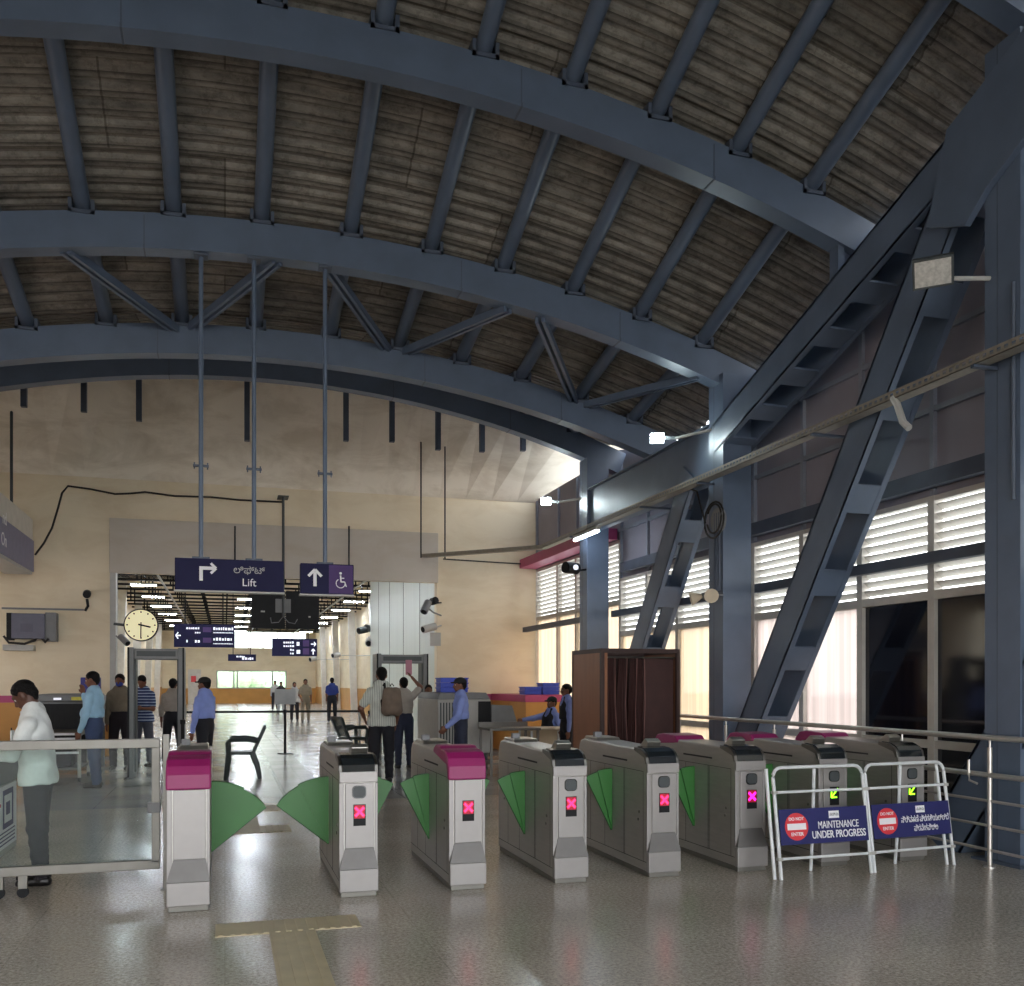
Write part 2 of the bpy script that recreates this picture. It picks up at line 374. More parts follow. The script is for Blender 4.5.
# tactile paving
tp = MB()
def tact(x0, x1, y0, y1, along):
    tp.mi(0).box(x0, x1, y0, y1, 0, .004)
    if along == 'y':
        n = int((x1 - x0) / .07)
        for i in range(n): tp.box(x0 + .02 + i * .07, x0 + .05 + i * .07, y0 + .01, y1 - .01, .004, .009)
    else:
        n = int((y1 - y0) / .07); m_ = int((x1 - x0) / .07)
        for i in range(n):
            for j in range(m_): tp.box(x0 + .015 + j * .07, x0 + .045 + j * .07, y0 + .015 + i * .07, y0 + .045 + i * .07, .004, .009)
tact(-.06, .86, 6.22, 6.55, 'y'); tact(.27, .56, 2.4, 6.22, 'y')
struct(tp.build('trim_1', M_TACT), 'beige ribbed tactile paving in a T in front of the gates')
tp = MB()
tact(-.22, .69, 10.42, 10.92, 'y'); tact(.03, .37, 10.92, 12.15, 'y'); tact(.03, .68, 12.15, 12.75, 'y')
struct(tp.build('trim_2', M_TACT), 'beige tactile paving behind the widest gate lane')

# ceiling deck: corrugated sheets
def make_deck():
    xs = np.linspace(XL, XE, 26); ys = []; pitch = .21; y = -8.4
    while y < 22.3:
        ys += [(y, 0), (y + .10, 0), (y + .125, .035), (y + .185, .035)]; y += pitch
    v = []; f = []
    for yy, dz in ys:
        for x in xs: v.append((x, yy, roofz(x, yy) + ARCH_H + .20 + dz))
    nx = len(xs)
    for i in range(len(ys) - 1):
        for j in range(nx - 1): f.append((i * nx + j, i * nx + j + 1, (i + 1) * nx + j + 1, (i + 1) * nx + j))
    top = len(v)
    for yy, dz in ((ys[0][0], .1), ) + tuple((Y, .1) for Y, _ in ZY[1:-1]) + ((ys[-1][0], .1),):
        for x in xs: v.append((x, yy, roofz(x, yy) + ARCH_H + .3))
    nr = (len(v) - top) // nx
    for i in range(nr - 1):
        for j in range(nx - 1):
            a = top + i * nx + j; f.append((a, a + nx, a + nx + 1, a + 1))
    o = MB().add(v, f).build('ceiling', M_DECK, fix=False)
    struct(o, 'weathered ribbed roof sheets curving over the concourse')
make_deck()
# arches
TUBES = [-4.55, -3.56, -2.56, -1.57, -.58, .43, 1.50, 2.52, 3.48, 4.45, 5.42, 6.36]
def arch(Y, label):
    m = MB(); n = 40; w = .24
    xs = np.linspace(XL - .1, 7.3, n); prof = [(-w / 2, 0), (w / 2, 0), (w / 2, .025), (w / 2 - .012, .025), (w / 2 - .012, ARCH_H), (-w / 2 + .012, ARCH_H), (-w / 2 + .012, .025), (-w / 2, .025)]
    v = []; f = []; k = len(prof)
    for x in xs:
        zb = roofz(x, Y); nx_ = 2 * CR * (x - XR); L = math.hypot(1, nx_)
        for py, pz in prof: v.append((x + pz * nx_ / L, Y + py, zb + pz / L))
    for i in range(n - 1):
        for j in range(k): f.append((i * k + j, i * k + (j + 1) % k, (i + 1) * k + (j + 1) % k, (i + 1) * k + j))
    f.append(tuple(range(k))); f.append(tuple((n - 1) * k + j for j in range(k - 1, -1, -1)))
    m.add(v, f)
    root = thing('roof_arch', label, 'roof beam', (0, Y, 0), 0, 'curved steel arches under the roof')
    b = m.build('arch_beam', M_STEEL, root, smooth=False); b.location = (0, -Y, 0)
    # splice joints
    for X in (-.9, 2.9, 5.1):
        z = roofz(X, Y); j = MB().box(X - .01, X + .01, -.126, .126, z - .006, z + .036)
        j.box(X - .006, X + .006, -.112, .112, z, z + ARCH_H - .03); j.build('splice_joint', M_STEELD, root)
    for X in TUBES:
        if 1:
            z = roofz(X, Y) + ARCH_H
            c = MB().box(X - .14, X - .1, -.13, .13, z - .03, z + .13); c.box(X + .1, X + .14, -.13, .13, z - .03, z + .13); c.box(X - .14, X + .14, -.13, .13, z - .03, z + .01)
            c.build('tube_cleat', M_STEELD, root)
    return root
arch(4.2, 'plain steel arch above the viewer, out of the picture')
arch(6.76, 'painted steel arch nearest the viewer, behind the top edge of the picture')
arch(9.32, 'wide blue-grey steel arch sweeping across the very top of the view')
arch(11.88, 'second blue-grey steel arch, from which the sign poles hang')
arch(14.2, 'third blue-grey steel arch, joined to the one in front by slanting struts')
arch(17.0, 'farthest and lowest looking blue-grey steel arch before the upper cream wall')
# purlin tubes
idx = 0
for X in TUBES:
    m = MB(); ys = [-8.0, 0, 4.2, 6.76, 9.32, 11.88, 14.2, 17.0, 19.5, 21.9]
    m.path([(X, y, roofz(X, y) + ARCH_H + .09) for y in ys], .094, 12)
    o = m.build('roof_tube', M_STEEL, smooth=True)
    tag(o, '%s round steel roof tube counted from the left, running under the sheets' % NTH[idx], 'roof tube', 'round tubes under the roof sheets'); idx += 1
# slanting struts between the second and third arch
sb = [((65, 252), (178, 330), 'left end of the pair over the left sign pole'), ((277, 263), (190, 328), 'right end of the pair over the left sign pole'),
      ((325, 265), (388, 350), 'just right of the wheelchair sign pole'), ((508, 311), (402, 352), 'reaching right from the centre joint'),
      ((540, 321), (575, 402), 'steep one right of centre'), ((700, 378), (583, 405), 'long flat one nearest the lit lamp')]
for (a, b, w) in sb:
    p = onY(a[0], a[1], 11.88); q = onY(b[0], b[1], 14.2); p.z += .03; q.z -= .02
    m = MB(); d = (q - p); ax, bx, dx = basis(d)
    m.bar(p + ax * .045, q + ax * .045, .045, .10); m.bar(p - ax * .045, q - ax * .045, .045, .10)
    tag(m.build('roof_strut', M_STEEL), 'slanting steel roof strut, ' + w, 'strut', 'slanting struts between the arches')
# columns
def column(Y0, label, topz):
    root = thing('steel_column', label, 'column', (6.82, Y0 + .2, 0), 0, 'square steel columns along the window side')
    MB().box(-.22, .22, -.2, .2, .02, topz).build('shaft', M_STEEL, root)
    MB().box(-.3, .3, -.28, .28, 0, .02).build('base_plate', M_STEELD, root)
    MB().box(-.222, -.216, .05, .06, .02, topz).build('weld_seam', M_STEELD, root)
    return root
column(6.56, 'blue-grey steel column at the right edge of the view', 7.3)
column(11.67, 'blue-grey steel column in the middle of the window wall', 5.9)
column(16.8, 'farthest blue-grey steel column, behind the curtained booth', 5.9)
# battened twin members
def twin(name, p0, p1, depth, x0, x1, nb, label, cat, group, tw=.06, frac=.32):
    p0 = Vector((0, p0[0], p0[1])); p1 = Vector((0, p1[0], p1[1])); root = thing(name, label, cat, (x0, p0.y, p0.z), 0, group)
    P0 = Vector((0, 0, 0)); P1 = p1 - p0; d = P1.normalized(); nrm = Vector((0, -d.z, d.y)); L = P1.length
    w = x1 - x0
    for xx in (tw / 2, w - tw / 2):
        MB().bar(P0 + Vector((xx, 0, 0)), P1 + Vector((xx, 0, 0)), tw, depth, up=nrm).build('side_plate', M_STEEL, root)
    for sgn in (-1, 1):
        for k in range(nb):
            t0 = L * (k / nb + .02); t1 = t0 + L / nb * frac
            o = nrm * (depth / 2 - .02) * sgn
            MB().bar(P0 + d * t0 + o + Vector((w / 2, 0, 0)), P0 + d * t1 + o + Vector((w / 2, 0, 0)), w, .03, up=nrm).build('batten', M_STEEL, root)
        for xx in (tw / 2 + .005, w - tw / 2 - .005):
            o = nrm * (depth / 2 - .015) * sgn
            MB().bar(P0 + o + Vector((xx, 0, 0)), P1 + o + Vector((xx, 0, 0)), tw + .01, .025, up=nrm).build('flange', M_STEEL, root)
    return root
G_BR = 'slanting ladder-like steel legs'
twin('steel_brace', (11.78, .0), (7.5, 6.15), .44, 6.62, 7.06, 7, 'large slanting laced steel leg rising right over the dark windows', 'brace', G_BR)
twin('steel_brace', (16.2, .0), (12.75, 4.75), .42, 6.62, 7.04, 5, 'smaller slanting laced steel leg rising behind the curtained booth', 'brace', G_BR)
twin('steel_brace', (7.55, .0), (3.2, 6.15), .44, 6.62, 7.06, 7, 'foot of a slanting steel leg beside the rightmost column', 'brace', G_BR)
twin('eave_beam', (12.0, 5.02), (6.3, 6.98), .42, 6.60, 7.12, 8, 'sloping laced steel eave beam climbing to the upper right corner', 'beam', None, frac=.42)
# gusset at the head of the near column
g = [onX(928, 228, 6.55), onX(966, 226, 6.55), onX(988, 188, 6.55), onX(1024, 140, 6.55), Vector((6.55, 5.2, 6.7)), Vector((6.55, 5.2, 8.1)), onX(1018, 40, 6.55), onX(948, 130, 6.55)]
tag(MB().prism([(p.y, p.z) for p in g], 'x', 6.53, 6.60).build('gusset_plate', M_STEEL, bevel=.005), 'big flat steel gusset plate in the upper right corner', 'plate')
# girders
gr = thing('girder', 'deep steel girder between the middle and far columns above the windows', 'beam', (6.66, 12.1, 4.5))
MB().box(0, .06, 0, 4.68, 0, .8).build('web', M_STEEL, gr); MB().box(-.06, .2, 0, 4.68, 0, .03).build('flange', M_STEEL, gr); MB().box(-.06, .2, 0, 4.68, .77, .8).build('flange', M_STEEL, gr)
# arch end stubs
for Y, z0, lb in ((9.32, 6.0, 'nearest arch in view'), (11.88, 5.2, 'second arch')):
    s = MB().box(6.70, 6.78, Y - .08, Y + .08, z0, roofz(6.74, Y) + .02); s.box(6.78, 6.98, Y - .02, Y + .02, z0, roofz(6.9, Y) + .02)
    tag(s.build('end_stub', M_STEEL), 'short steel stub carrying the right end of the ' + lb, 'stub')
for Y in (14.2, 17.0):
    s = MB().box(6.68, 6.74, Y - .1, Y + .1, 5.0 if Y > 16 else 5.3, roofz(6.7, Y) + .05)
    tag(s.build('end_stub', M_STEEL), 'short steel stub carrying the right end of the %s arch' % ('third' if Y < 16 else 'farthest'), 'stub')

# ------------------------------------------------------------ right wall: windows and cladding
XW = 7.5
YB = [8.62 + 1.225 * k for k in range(-13, 12)]; YB[-1] = 22.45
def window(n, y0, y1):
    dark = 7.0 < (y0 + y1) / 2 < 9.9 or y1 < 7.5
    o = MB(); t = .05; far = y0 > 16.9; ZB, ZT = (3.25, 4.42) if far else (2.62, 3.66)
    for y in (y0, y1): o.box(XW - .06, XW + .06, y - t if y == y1 else y, y if y == y1 else y + t, 0.0, ZT)
    for z0, z1 in ((0, .12), (.88, .97), (ZB - .1, ZB), (ZT - .06, ZT)): o.box(XW - .055, XW + .055, y0 + t, y1 - t, z0, z1)
    w = o.build('window_%d' % n, M_WHITEF)
    struct(w, 'white framed window bay with louvres above and %s pane below' % ('a dark tinted' if dark else 'a bright frosted'))
    s = MB(); k = 11 if far else 9
    for i in range(k):
        z = ZB + .02 + (i + .15) * ((ZT - ZB - .08) / k)
        s.add([(XW - .03, y0 + t, z + .062), (XW - .03, y1 - t, z + .062), (XW + .05, y1 - t, z), (XW + .05, y0 + t, z),
               (XW - .035, y0 + t, z + .056), (XW - .035, y1 - t, z + .056), (XW + .045, y1 - t, z - .006), (XW + .045, y0 + t, z - .006)],
              [(0, 1, 2, 3), (7, 6, 5, 4), (0, 4, 5, 1), (2, 6, 7, 3), (1, 5, 6, 2), (0, 3, 7, 4)])
    s.build('louvre', M_SLAT, w)
    mt = M_DGLASS if dark else (M_FROSTC if y0 > 13 else M_FROST)
    MB().box(XW - .008, XW + .008, y0 + t, y1 - t, .97, ZB - .1).build('pane', mt, w)
    MB().box(XW - .008, XW + .008, y0 + t, y1 - t, .12, .88).build('lower_pane', mt, w)
for i in range(len(YB) - 1): window(i + 1, YB[i], YB[i + 1])
# cladding above the windows
cl = MB(); ys = list(np.linspace(YB[0], 22.5, 30))
for a, b in zip(ys, ys[1:]):
    za = 6.2 if a > 17.2 else roofz(7.42, a) + ARCH_H + .12; zb = 6.2 if a > 17.2 else roofz(7.42, b) + ARCH_H + .12; zl = 4.42 if (a + b) / 2 > 17.2 else 3.66
    v = [(XW, a, zl), (XW, b, zl), (XW, b, zb), (XW, a, za), (XW + .08, a, zl), (XW + .08, b, zl), (XW + .08, b, zb), (XW + .08, a, za)]
    cl.add(v, [(0, 1, 2, 3), (7, 6, 5, 4), (3, 2, 6, 7), (0, 4, 5, 1)])
wr = cl.build('wall_right', M_CLAD, fix=False); struct(wr, 'dark grey cladding above the windows on the right')
lt = MB()
for y in YB:
    zt = 6.15 if y > 17.2 else roofz(7.42, y) + .4; lt.box(XW - .05, XW, y - .03, y + .03, 4.42 if y > 17.2 else 3.66, zt)
for z in (4.62, 5.45, 6.3):
    ye = [y for y in np.linspace(YB[0], 22.4, 60) if roofz(7.42, y) + .45 > z]
    if z < 5.2: ye = [YB[0], 22.4]
    if ye:
        yy = max(ye) if z < 5.2 else max([y for y in ye if y < 14] or [YB[0]])
        lt.box(XW - .045, XW, YB[0], yy, z - .03, z + .03)
struct(lt.build('trim_3', M_LATT), 'thin steel lattice over the dark cladding')
tag(MB().box(7.32, 7.44, YB[0], 16.9, 3.74, 3.92).build('window_rail', M_STEELD), 'upper long steel rail just over the louvres', 'rail')
for a, b, w in ((6.98, 11.65, 'between the right and middle columns'), (12.1, 16.78, 'between the middle and far columns'), (17.22, 22.4, 'beyond the far column')):
    tag(MB().box(7.08, 7.18, a, b, 2.86, 2.98).build('window_rail', M_STEELD), 'lower steel rail crossing the louvres ' + w, 'rail')
# red soffit strip beyond the far column
tag(MB().box(7.0, 7.44, 17.3, 22.4, 4.44, 4.66).build('shutter_box', M_PINK, bevel=.01), 'long red pelmet over the farthest louvred windows', 'pelmet')
# pale building opposite, seen through clear gaps
tag(MB().box(16, 24, -10, 40, -6.2, 1.2).build('opposite_building', M_LGREY), 'pale low building outside beyond the windows', 'building')

# ------------------------------------------------------------ wall with the opening
WY = HALL_Y0; OX0, OX1, OZ = onY(111, 575, WY).x, onY(437, 585, WY).x, 4.05
ZS = 6.11
fw = MB()
for x0, x1, z0, z1, m_ in ((-8.2, OX0, 1.33, ZS, 0), (OX1, 7.6, 1.33, ZS, 0), (-8.2, OX0, 0, 1.18, 1), (OX1, 7.6, 0, 1.18, 1),
                           (-8.2, OX0, 1.18, 1.33, 2), (OX1, 7.6, 1.18, 1.33, 2), (OX0, OX1, OZ, ZS, 0)):
    fw.mi(m_).box(x0, x1, WY, WY + .3, z0, z1)
struct(fw.build('wall_back', [M_CREAM, M_DADO, M_PINK]), 'cream wall with orange dado and magenta stripe around the hall opening')
z518 = onY(110, 518, WY).z
struct(MB().box(OX0 - .03, OX1 + .02, WY - .04, WY, OZ - .02, z518).build('trim_4', M_GREYP, bevel=.004), 'flat grey fascia panel over the hall opening')
struct(MB().box(OX0 - .02, OX0 + .1, WY - .03, WY + .33, 0, OZ).build('trim_5', M_LGREY), 'grey lining of the left side of the opening')
# upper wall, leaning slightly forward
uw = MB(); xs = np.linspace(-8.2, 9.6, 28)
v = []; 
for x in xs:
    xt = x
    v.append((x, WY - .02, ZS)); v.append((xt, 21.0, roofz(min(xt, 7.42), 21.0) + ARCH_H + .28)); v.append((x, WY + .3, ZS)); v.append((xt, 21.3, roofz(min(xt, 7.42), 21.3) + ARCH_H + .4))
f = []
for i in range(len(xs) - 1):
    a = 4 * i; b = a + 4
    f += [(a, b, b + 1, a + 1), (a + 2, a + 3, b + 3, b + 2), (a, a + 2, b + 2, b), (a + 1, b + 1, b + 3, a + 3)]
struct(uw.add(v, f).build('wall_upper', M_CREAM2, fix=False), 'stained pale upper wall leaning under the far arch')
for u in (235, 349):
    a = onY(u, 526, WY - .09); b = onY(u, 574, WY - .09)
    tag(MB().tube((a.x, WY - .09, b.z), (a.x, WY - .09, a.z), .02, 6).build('fascia_rod', mat('black_rod', (30, 30, 32), .5)), 'thin black rod down the grey fascia, the %s one' % ('left' if u < 300 else 'right'), 'rod')
# hanging posts in front of the upper wall
for k, (u, v0, v1) in enumerate([(24, 386, 407), (84, 380, 412), (139, 378, 421), (247, 378, 441), (346, 385, 441), (392, 395, 442), (438, 408, 450), (482, 420, 452), (523, 432, 451)]):
    p = onY(u, v1, 20.9); X = p.x; 
    tag(MB().box(X - .055, X + .055, 20.84, 20.96, p.z, roofz(X, 20.9) + ARCH_H + .16).build('drop_post', M_STEELD), '%s short dark steel post from the left against the upper wall' % NTH[k], 'post', 'short dark posts on the upper wall')
# left side: low wall, glazing and cladding, mostly out of view
lw = MB(); lw.mi(1).box(-6.2, -6.0, -8.4, WY, 0, .9); lw.mi(0).box(-6.2, -6.0, -8.4, WY, 3.7, 9.6)
fr2 = MB(); fr2.box(-6.2, 7.6, -8.7, -8.4, 6.6, 10.0)  # added wall behind the viewer, cuts light coming in high from the back
struct(fr2.build('wall_blocker', M_CREAM), 'added cream upper wall behind the viewer, blocking high light over the entrance')
struct(lw.build('wall_left', [M_CREAM, M_DADO]), 'cream side wall left of the concourse')
for i in range(12):
    y0 = -7.9 + i * 2.5; w = MB(); w.box(-6.14, -6.04, y0, y0 + .08, .9, 3.7); w.box(-6.14, -6.04, y0 + .08, y0 + 2.5, .9, .98); w.box(-6.14, -6.04, y0 + .08, y0 + 2.5, 3.62, 3.7)
    w = struct(w.build('window_%d' % (30 + i), M_WHITEF), 'frosted window bay on the left side of the concourse')
    MB().box(-6.10, -6.08, y0 + .08, y0 + 2.5, .98, 3.62).build('pane', M_FROST, w)

# ------------------------------------------------------------ far hall
HX0, HX1, HZ = -4.6, 6.95, 6.3
hw = MB(); hw.mi(0).box(HX0 - .2, HX0, WY + .3, HALL_Y1, 1.3, HZ); hw.mi(1).box(HX0 - .2, HX0, WY + .3, HALL_Y1, 0, 1.3)
struct(hw.build('wall_hall_left', [M_CREAM, M_DADO]), 'cream left wall of the far hall')
hw = MB(); hw.mi(0).box(HX1, HX1 + .2, WY + .3, HALL_Y1, 1.3, HZ); hw.mi(1).box(HX1, HX1 + .2, WY + .3, HALL_Y1, 0, 1.3)
struct(hw.build('wall_hall_right', [M_CREAM, M_DADO]), 'cream right wall of the far hall with orange dado')
M_WCLAD = mat('white_clad_panel', (206, 214, 210), .38, 0, .04, 1.5, stretch=(1, 4, .3))
pw = MB(); pw.box(OX1, OX1 + .15, WY + .3, 33.5, 0, HZ)
for y in (24.6, 27.0, 29.4, 31.6): pw.mi(1).box(OX1 - .006, OX1, y, y + .03, 0, HZ)
struct(pw.build('wall_partition', [M_WCLAD, M_SEAM]), 'pale metal-clad partition just inside the opening')
fx0, fx1, fz0, fz1 = onY(217, 688, HALL_Y1).x, onY(286, 688, HALL_Y1).x, onY(250, 688, HALL_Y1).z, onY(250, 671, HALL_Y1).z
cx0, cx1, cz0, cz1 = onY(234, 648, HALL_Y1).x, onY(306, 648, HALL_Y1).x, onY(260, 648, HALL_Y1).z, onY(260, 632, HALL_Y1).z
hf = MB()
def hb(x0, x1, z0, z1, k=0): hf.mi(k).box(x0, x1, HALL_Y1, HALL_Y1 + .25, z0, z1)
hb(HX0 - .2, HX1 + .2, 0, fz0 - .02, 1); hb(HX0 - .2, fx0, fz0 - .02, cz0); hb(fx1, HX1 + .2, fz0 - .02, cz0); hb(fx0, fx1, fz1, cz0)
hb(HX0 - .2, cx0, cz0, HZ); hb(cx1, HX1 + .2, cz0, HZ); hb(cx0, cx1, cz1, HZ)
struct(hf.build('wall_hall_back', [M_CREAM, M_DADO]), 'cream end wall of the far hall with a band of windows')
w = MB()
for x in (fx0, fx0 + (fx1 - fx0) * .24, fx0 + (fx1 - fx0) * .29 , fx0 + (fx1 - fx0) * .80, fx1): w.box(x - .05, x + .05, HALL_Y1 - .02, HALL_Y1 + .1, fz0, fz1)
w.box(fx0, fx1, HALL_Y1 - .02, HALL_Y1 + .1, fz1 - .05, fz1 + .03); w.box(fx0, fx1, HALL_Y1 - .02, HALL_Y1 + .1, fz0 - .04, fz0 + .04)
w = struct(w.build('window_20', M_LGREY), 'wide window low in the end wall of the far hall')
MB().box(fx0, fx1, HALL_Y1 + .12, HALL_Y1 + .13, fz0, fz1).build('pane', M_CLEAR, w)
w = MB()
for i in range(6): x = cx0 + (cx1 - cx0) * i / 5; w.box(x - .04, x + .04, HALL_Y1 - .02, HALL_Y1 + .1, cz0, cz1)
w = struct(w.build('window_21', M_LGREY), 'clerestory window high in the end wall of the far hall')
MB().box(cx0, cx1, HALL_Y1 + .12, HALL_Y1 + .13, cz0, cz1).build('pane', M_CLEAR, w)
# door panel with red notice at the left of the end wall
p0, p1 = onY(188, 702, HALL_Y1 - .1), onY(201, 672, HALL_Y1 - .1)
dr = struct(MB().box(p0.x, p1.x, HALL_Y1 - .1, HALL_Y1, 0, p1.z + .2).build('door_1', M_WHITEF), 'pale door at the left of the hall end wall')
q0, q1 = onY(191, 682, HALL_Y1 - .14), onY(196, 676, HALL_Y1 - .14)
MB().box(q0.x, q1.x, HALL_Y1 - .13, HALL_Y1 - .1, q0.z, q1.z).build('notice', M_RED, dr)
# raking white pilasters on both hall walls
k = 0
for y in (36, 44, 52, 60, 68):
    for sx, X in ((-1, HX0), (1, HX1)):
        m = MB(); m.prism([(0, 0), (.35, 0), (.55, 6.2), (.2, 6.2)] if sx < 0 else [(0, 0), (-.35, 0), (-.55, 6.2), (-.2, 6.2)], 'y', y - .15, y + .15)
        o = m.build('pilaster', M_WHITEF); o.location.x = X
        tag(o, 'pale raking pilaster on the %s hall wall, %s from the opening' % ('left' if sx < 0 else 'right', NTH[k // 2]), 'pilaster', 'raking pilasters in the far hall'); k += 1
struct(MB().box(HX0 - .2, HX1 + .2, WY + .3, HALL_Y1 + .25, HZ, HZ + .15).build('ceiling_hall', M_CREAM), 'pale ceiling of the far hall')
# black open ceiling grid
k = 0
for y in np.arange(34.5, 76, 2.0):
    m = MB(); m.box(HX0, HX1, y - .04, y + .04, 5.50, 5.58)
    for x in np.arange(HX0 + .3, HX1, 1.1): m.box(x - .03, x + .03, y - .02, y + .02, 5.58, HZ)
    tag(m.build('ceiling_bar', M_BLACK), 'thin black bar across the hall ceiling, %s from the opening' % NTH[k], 'ceiling bar', 'black bars across the hall ceiling'); k += 1
m = MB()
for x in np.arange(HX0 + .2, HX0 + 3.4, .3): m.box(x - .015, x + .015, 33.5, 40, 5.62, 5.65)
for y in np.arange(33.5, 40, .4): m.box(HX0 + .2, HX0 + 3.3, y - .015, y + .015, 5.62, 5.65)
tag(m.build('ceiling_mesh', M_BLACK), 'black square mesh under the hall ceiling at the upper left of the opening', 'ceiling mesh')
# hall lamps, three rows
for r, (X, nm) in enumerate(((-3.0, 'left'), (1.0, 'middle'), (5.75, 'right'))):
    for j, y in enumerate((25, 29.5, 34, 39, 44.2, 49.5, 55, 60.5, 66, 71.5)):
        if r == 2 and y < 34: continue
        t = thing('ceiling_lamp', 'white ceiling lamp in the %s row of the far hall, %s from the opening' % (nm, NTH[j if r < 2 else j - 2]), 'lamp', (X, y, 5.36), 0, 'lamps of the far hall')
        MB().box(-.47, .47, -.15, .15, .02, .08).build('housing', M_LGREY, t)
        MB().box(-.45, .45, -.13, .13, 0, .02).build('diffuser', M_LAMP, t)
        MB().box(-.01, .01, -.01, .01, .08, .94).build('hanger', M_BLACK, t)
for X, nm in ((-2.3, 'left'), (1.9, 'middle'), (5.1, 'right')):
    tag(MB().box(X - .03, X + .03, 33, 76, 5.44, 5.50).build('lamp_conduit', M_LGREY), 'long straight conduit beside the %s row of hall lamps' % nm, 'conduit')
# trees outside the far window
for i, (x, y, s) in enumerate(((-4, 96, 5.4), (4, 110, 7), (11.5, 96, 5.0))):
    t = thing('tree', ['pale green tree outside left part of far window', 'tall pale tree outside middle of far window', 'pale tree outside right part of far window'][i], 'tree', (x, y, -6.2), 0, 'trees outside the far window')
    MB().tube((0, 0, 0), (0, 0, 6), .3, 8, .15).build('trunk', M_BARK, t)
    c = MB(); rr = random.Random(i)
    for q in range(14): c.ell((rr.uniform(-1, 1) * s * .6, rr.uniform(-1, 1) * s * .5, 6.4 + rr.uniform(-.5, .5) * s * .8), [s * rr.uniform(.25, .4)] * 3, 10, 7)
    c.build('crown', M_TREE, t, smooth=True)
# ------------------------------------------------------------ fare gates
GL, GWD = 1.63, .29
def rrect(x0, x1, z0, z1, r, n=4):
    pts = []
    for cx, cz, a0 in ((x1 - r, z1 - r, 0), (x0 + r, z1 - r, 90), (x0 + r, z0 + r, 180), (x1 - r, z0 + r, 270)):
        for i in range(n + 1):
            a = math.radians(a0 + 90 * i / n); pts.append((cx + r * math.cos(a), cz + r * math.sin(a)))
    return pts
def flap(root, side, ang, name='flap'):
    # side -1 left, +1 right; fan panel pivoting low on the housing, at mid length
    x0 = side * GWD / 2; yy = .78; R = .53; a1 = math.radians(ang); zc = .30
    def pt(r, a): return (x0 + side * r * math.cos(a) , zc + r * math.sin(a))
    mid = (math.pi / 2 + a1) / 2
    def fan(b0, b1, R_): return [(x0 - side * .0, zc - .02)] + [pt(R_, b0 + (b1 - b0) * i / 8) for i in range(9)]
    m = MB(); m.prism(fan(math.pi / 2, mid - .02, R), 'y', yy - .012, yy + .012); m.prism(fan(mid + .02, a1, R - .012), 'y', yy + .004, yy + .026)
    o = m.build(name, M_GREEN, root)
    e = MB(); e.path([(x0 + side * .002, yy, zc + R)] + [(*pt(R, math.pi / 2 + (mid - math.pi / 2) * i / 6),) for i in range(0)] + [(pt(R, math.pi / 2 + (mid - .02 - math.pi / 2) * i / 6)[0], yy, pt(R, math.pi / 2 + (mid - .02 - math.pi / 2) * i / 6)[1]) for i in range(1, 7)], .007, 5)
    e.path([(pt(R - .012, mid + (a1 - mid) * i / 6)[0], yy + .015, pt(R - .012, mid + (a1 - mid) * i / 6)[1]) for i in range(7)] + [(x0, yy + .015, zc - .02)], .007, 5)
    e.build('flap_rim', M_GREENE, o)
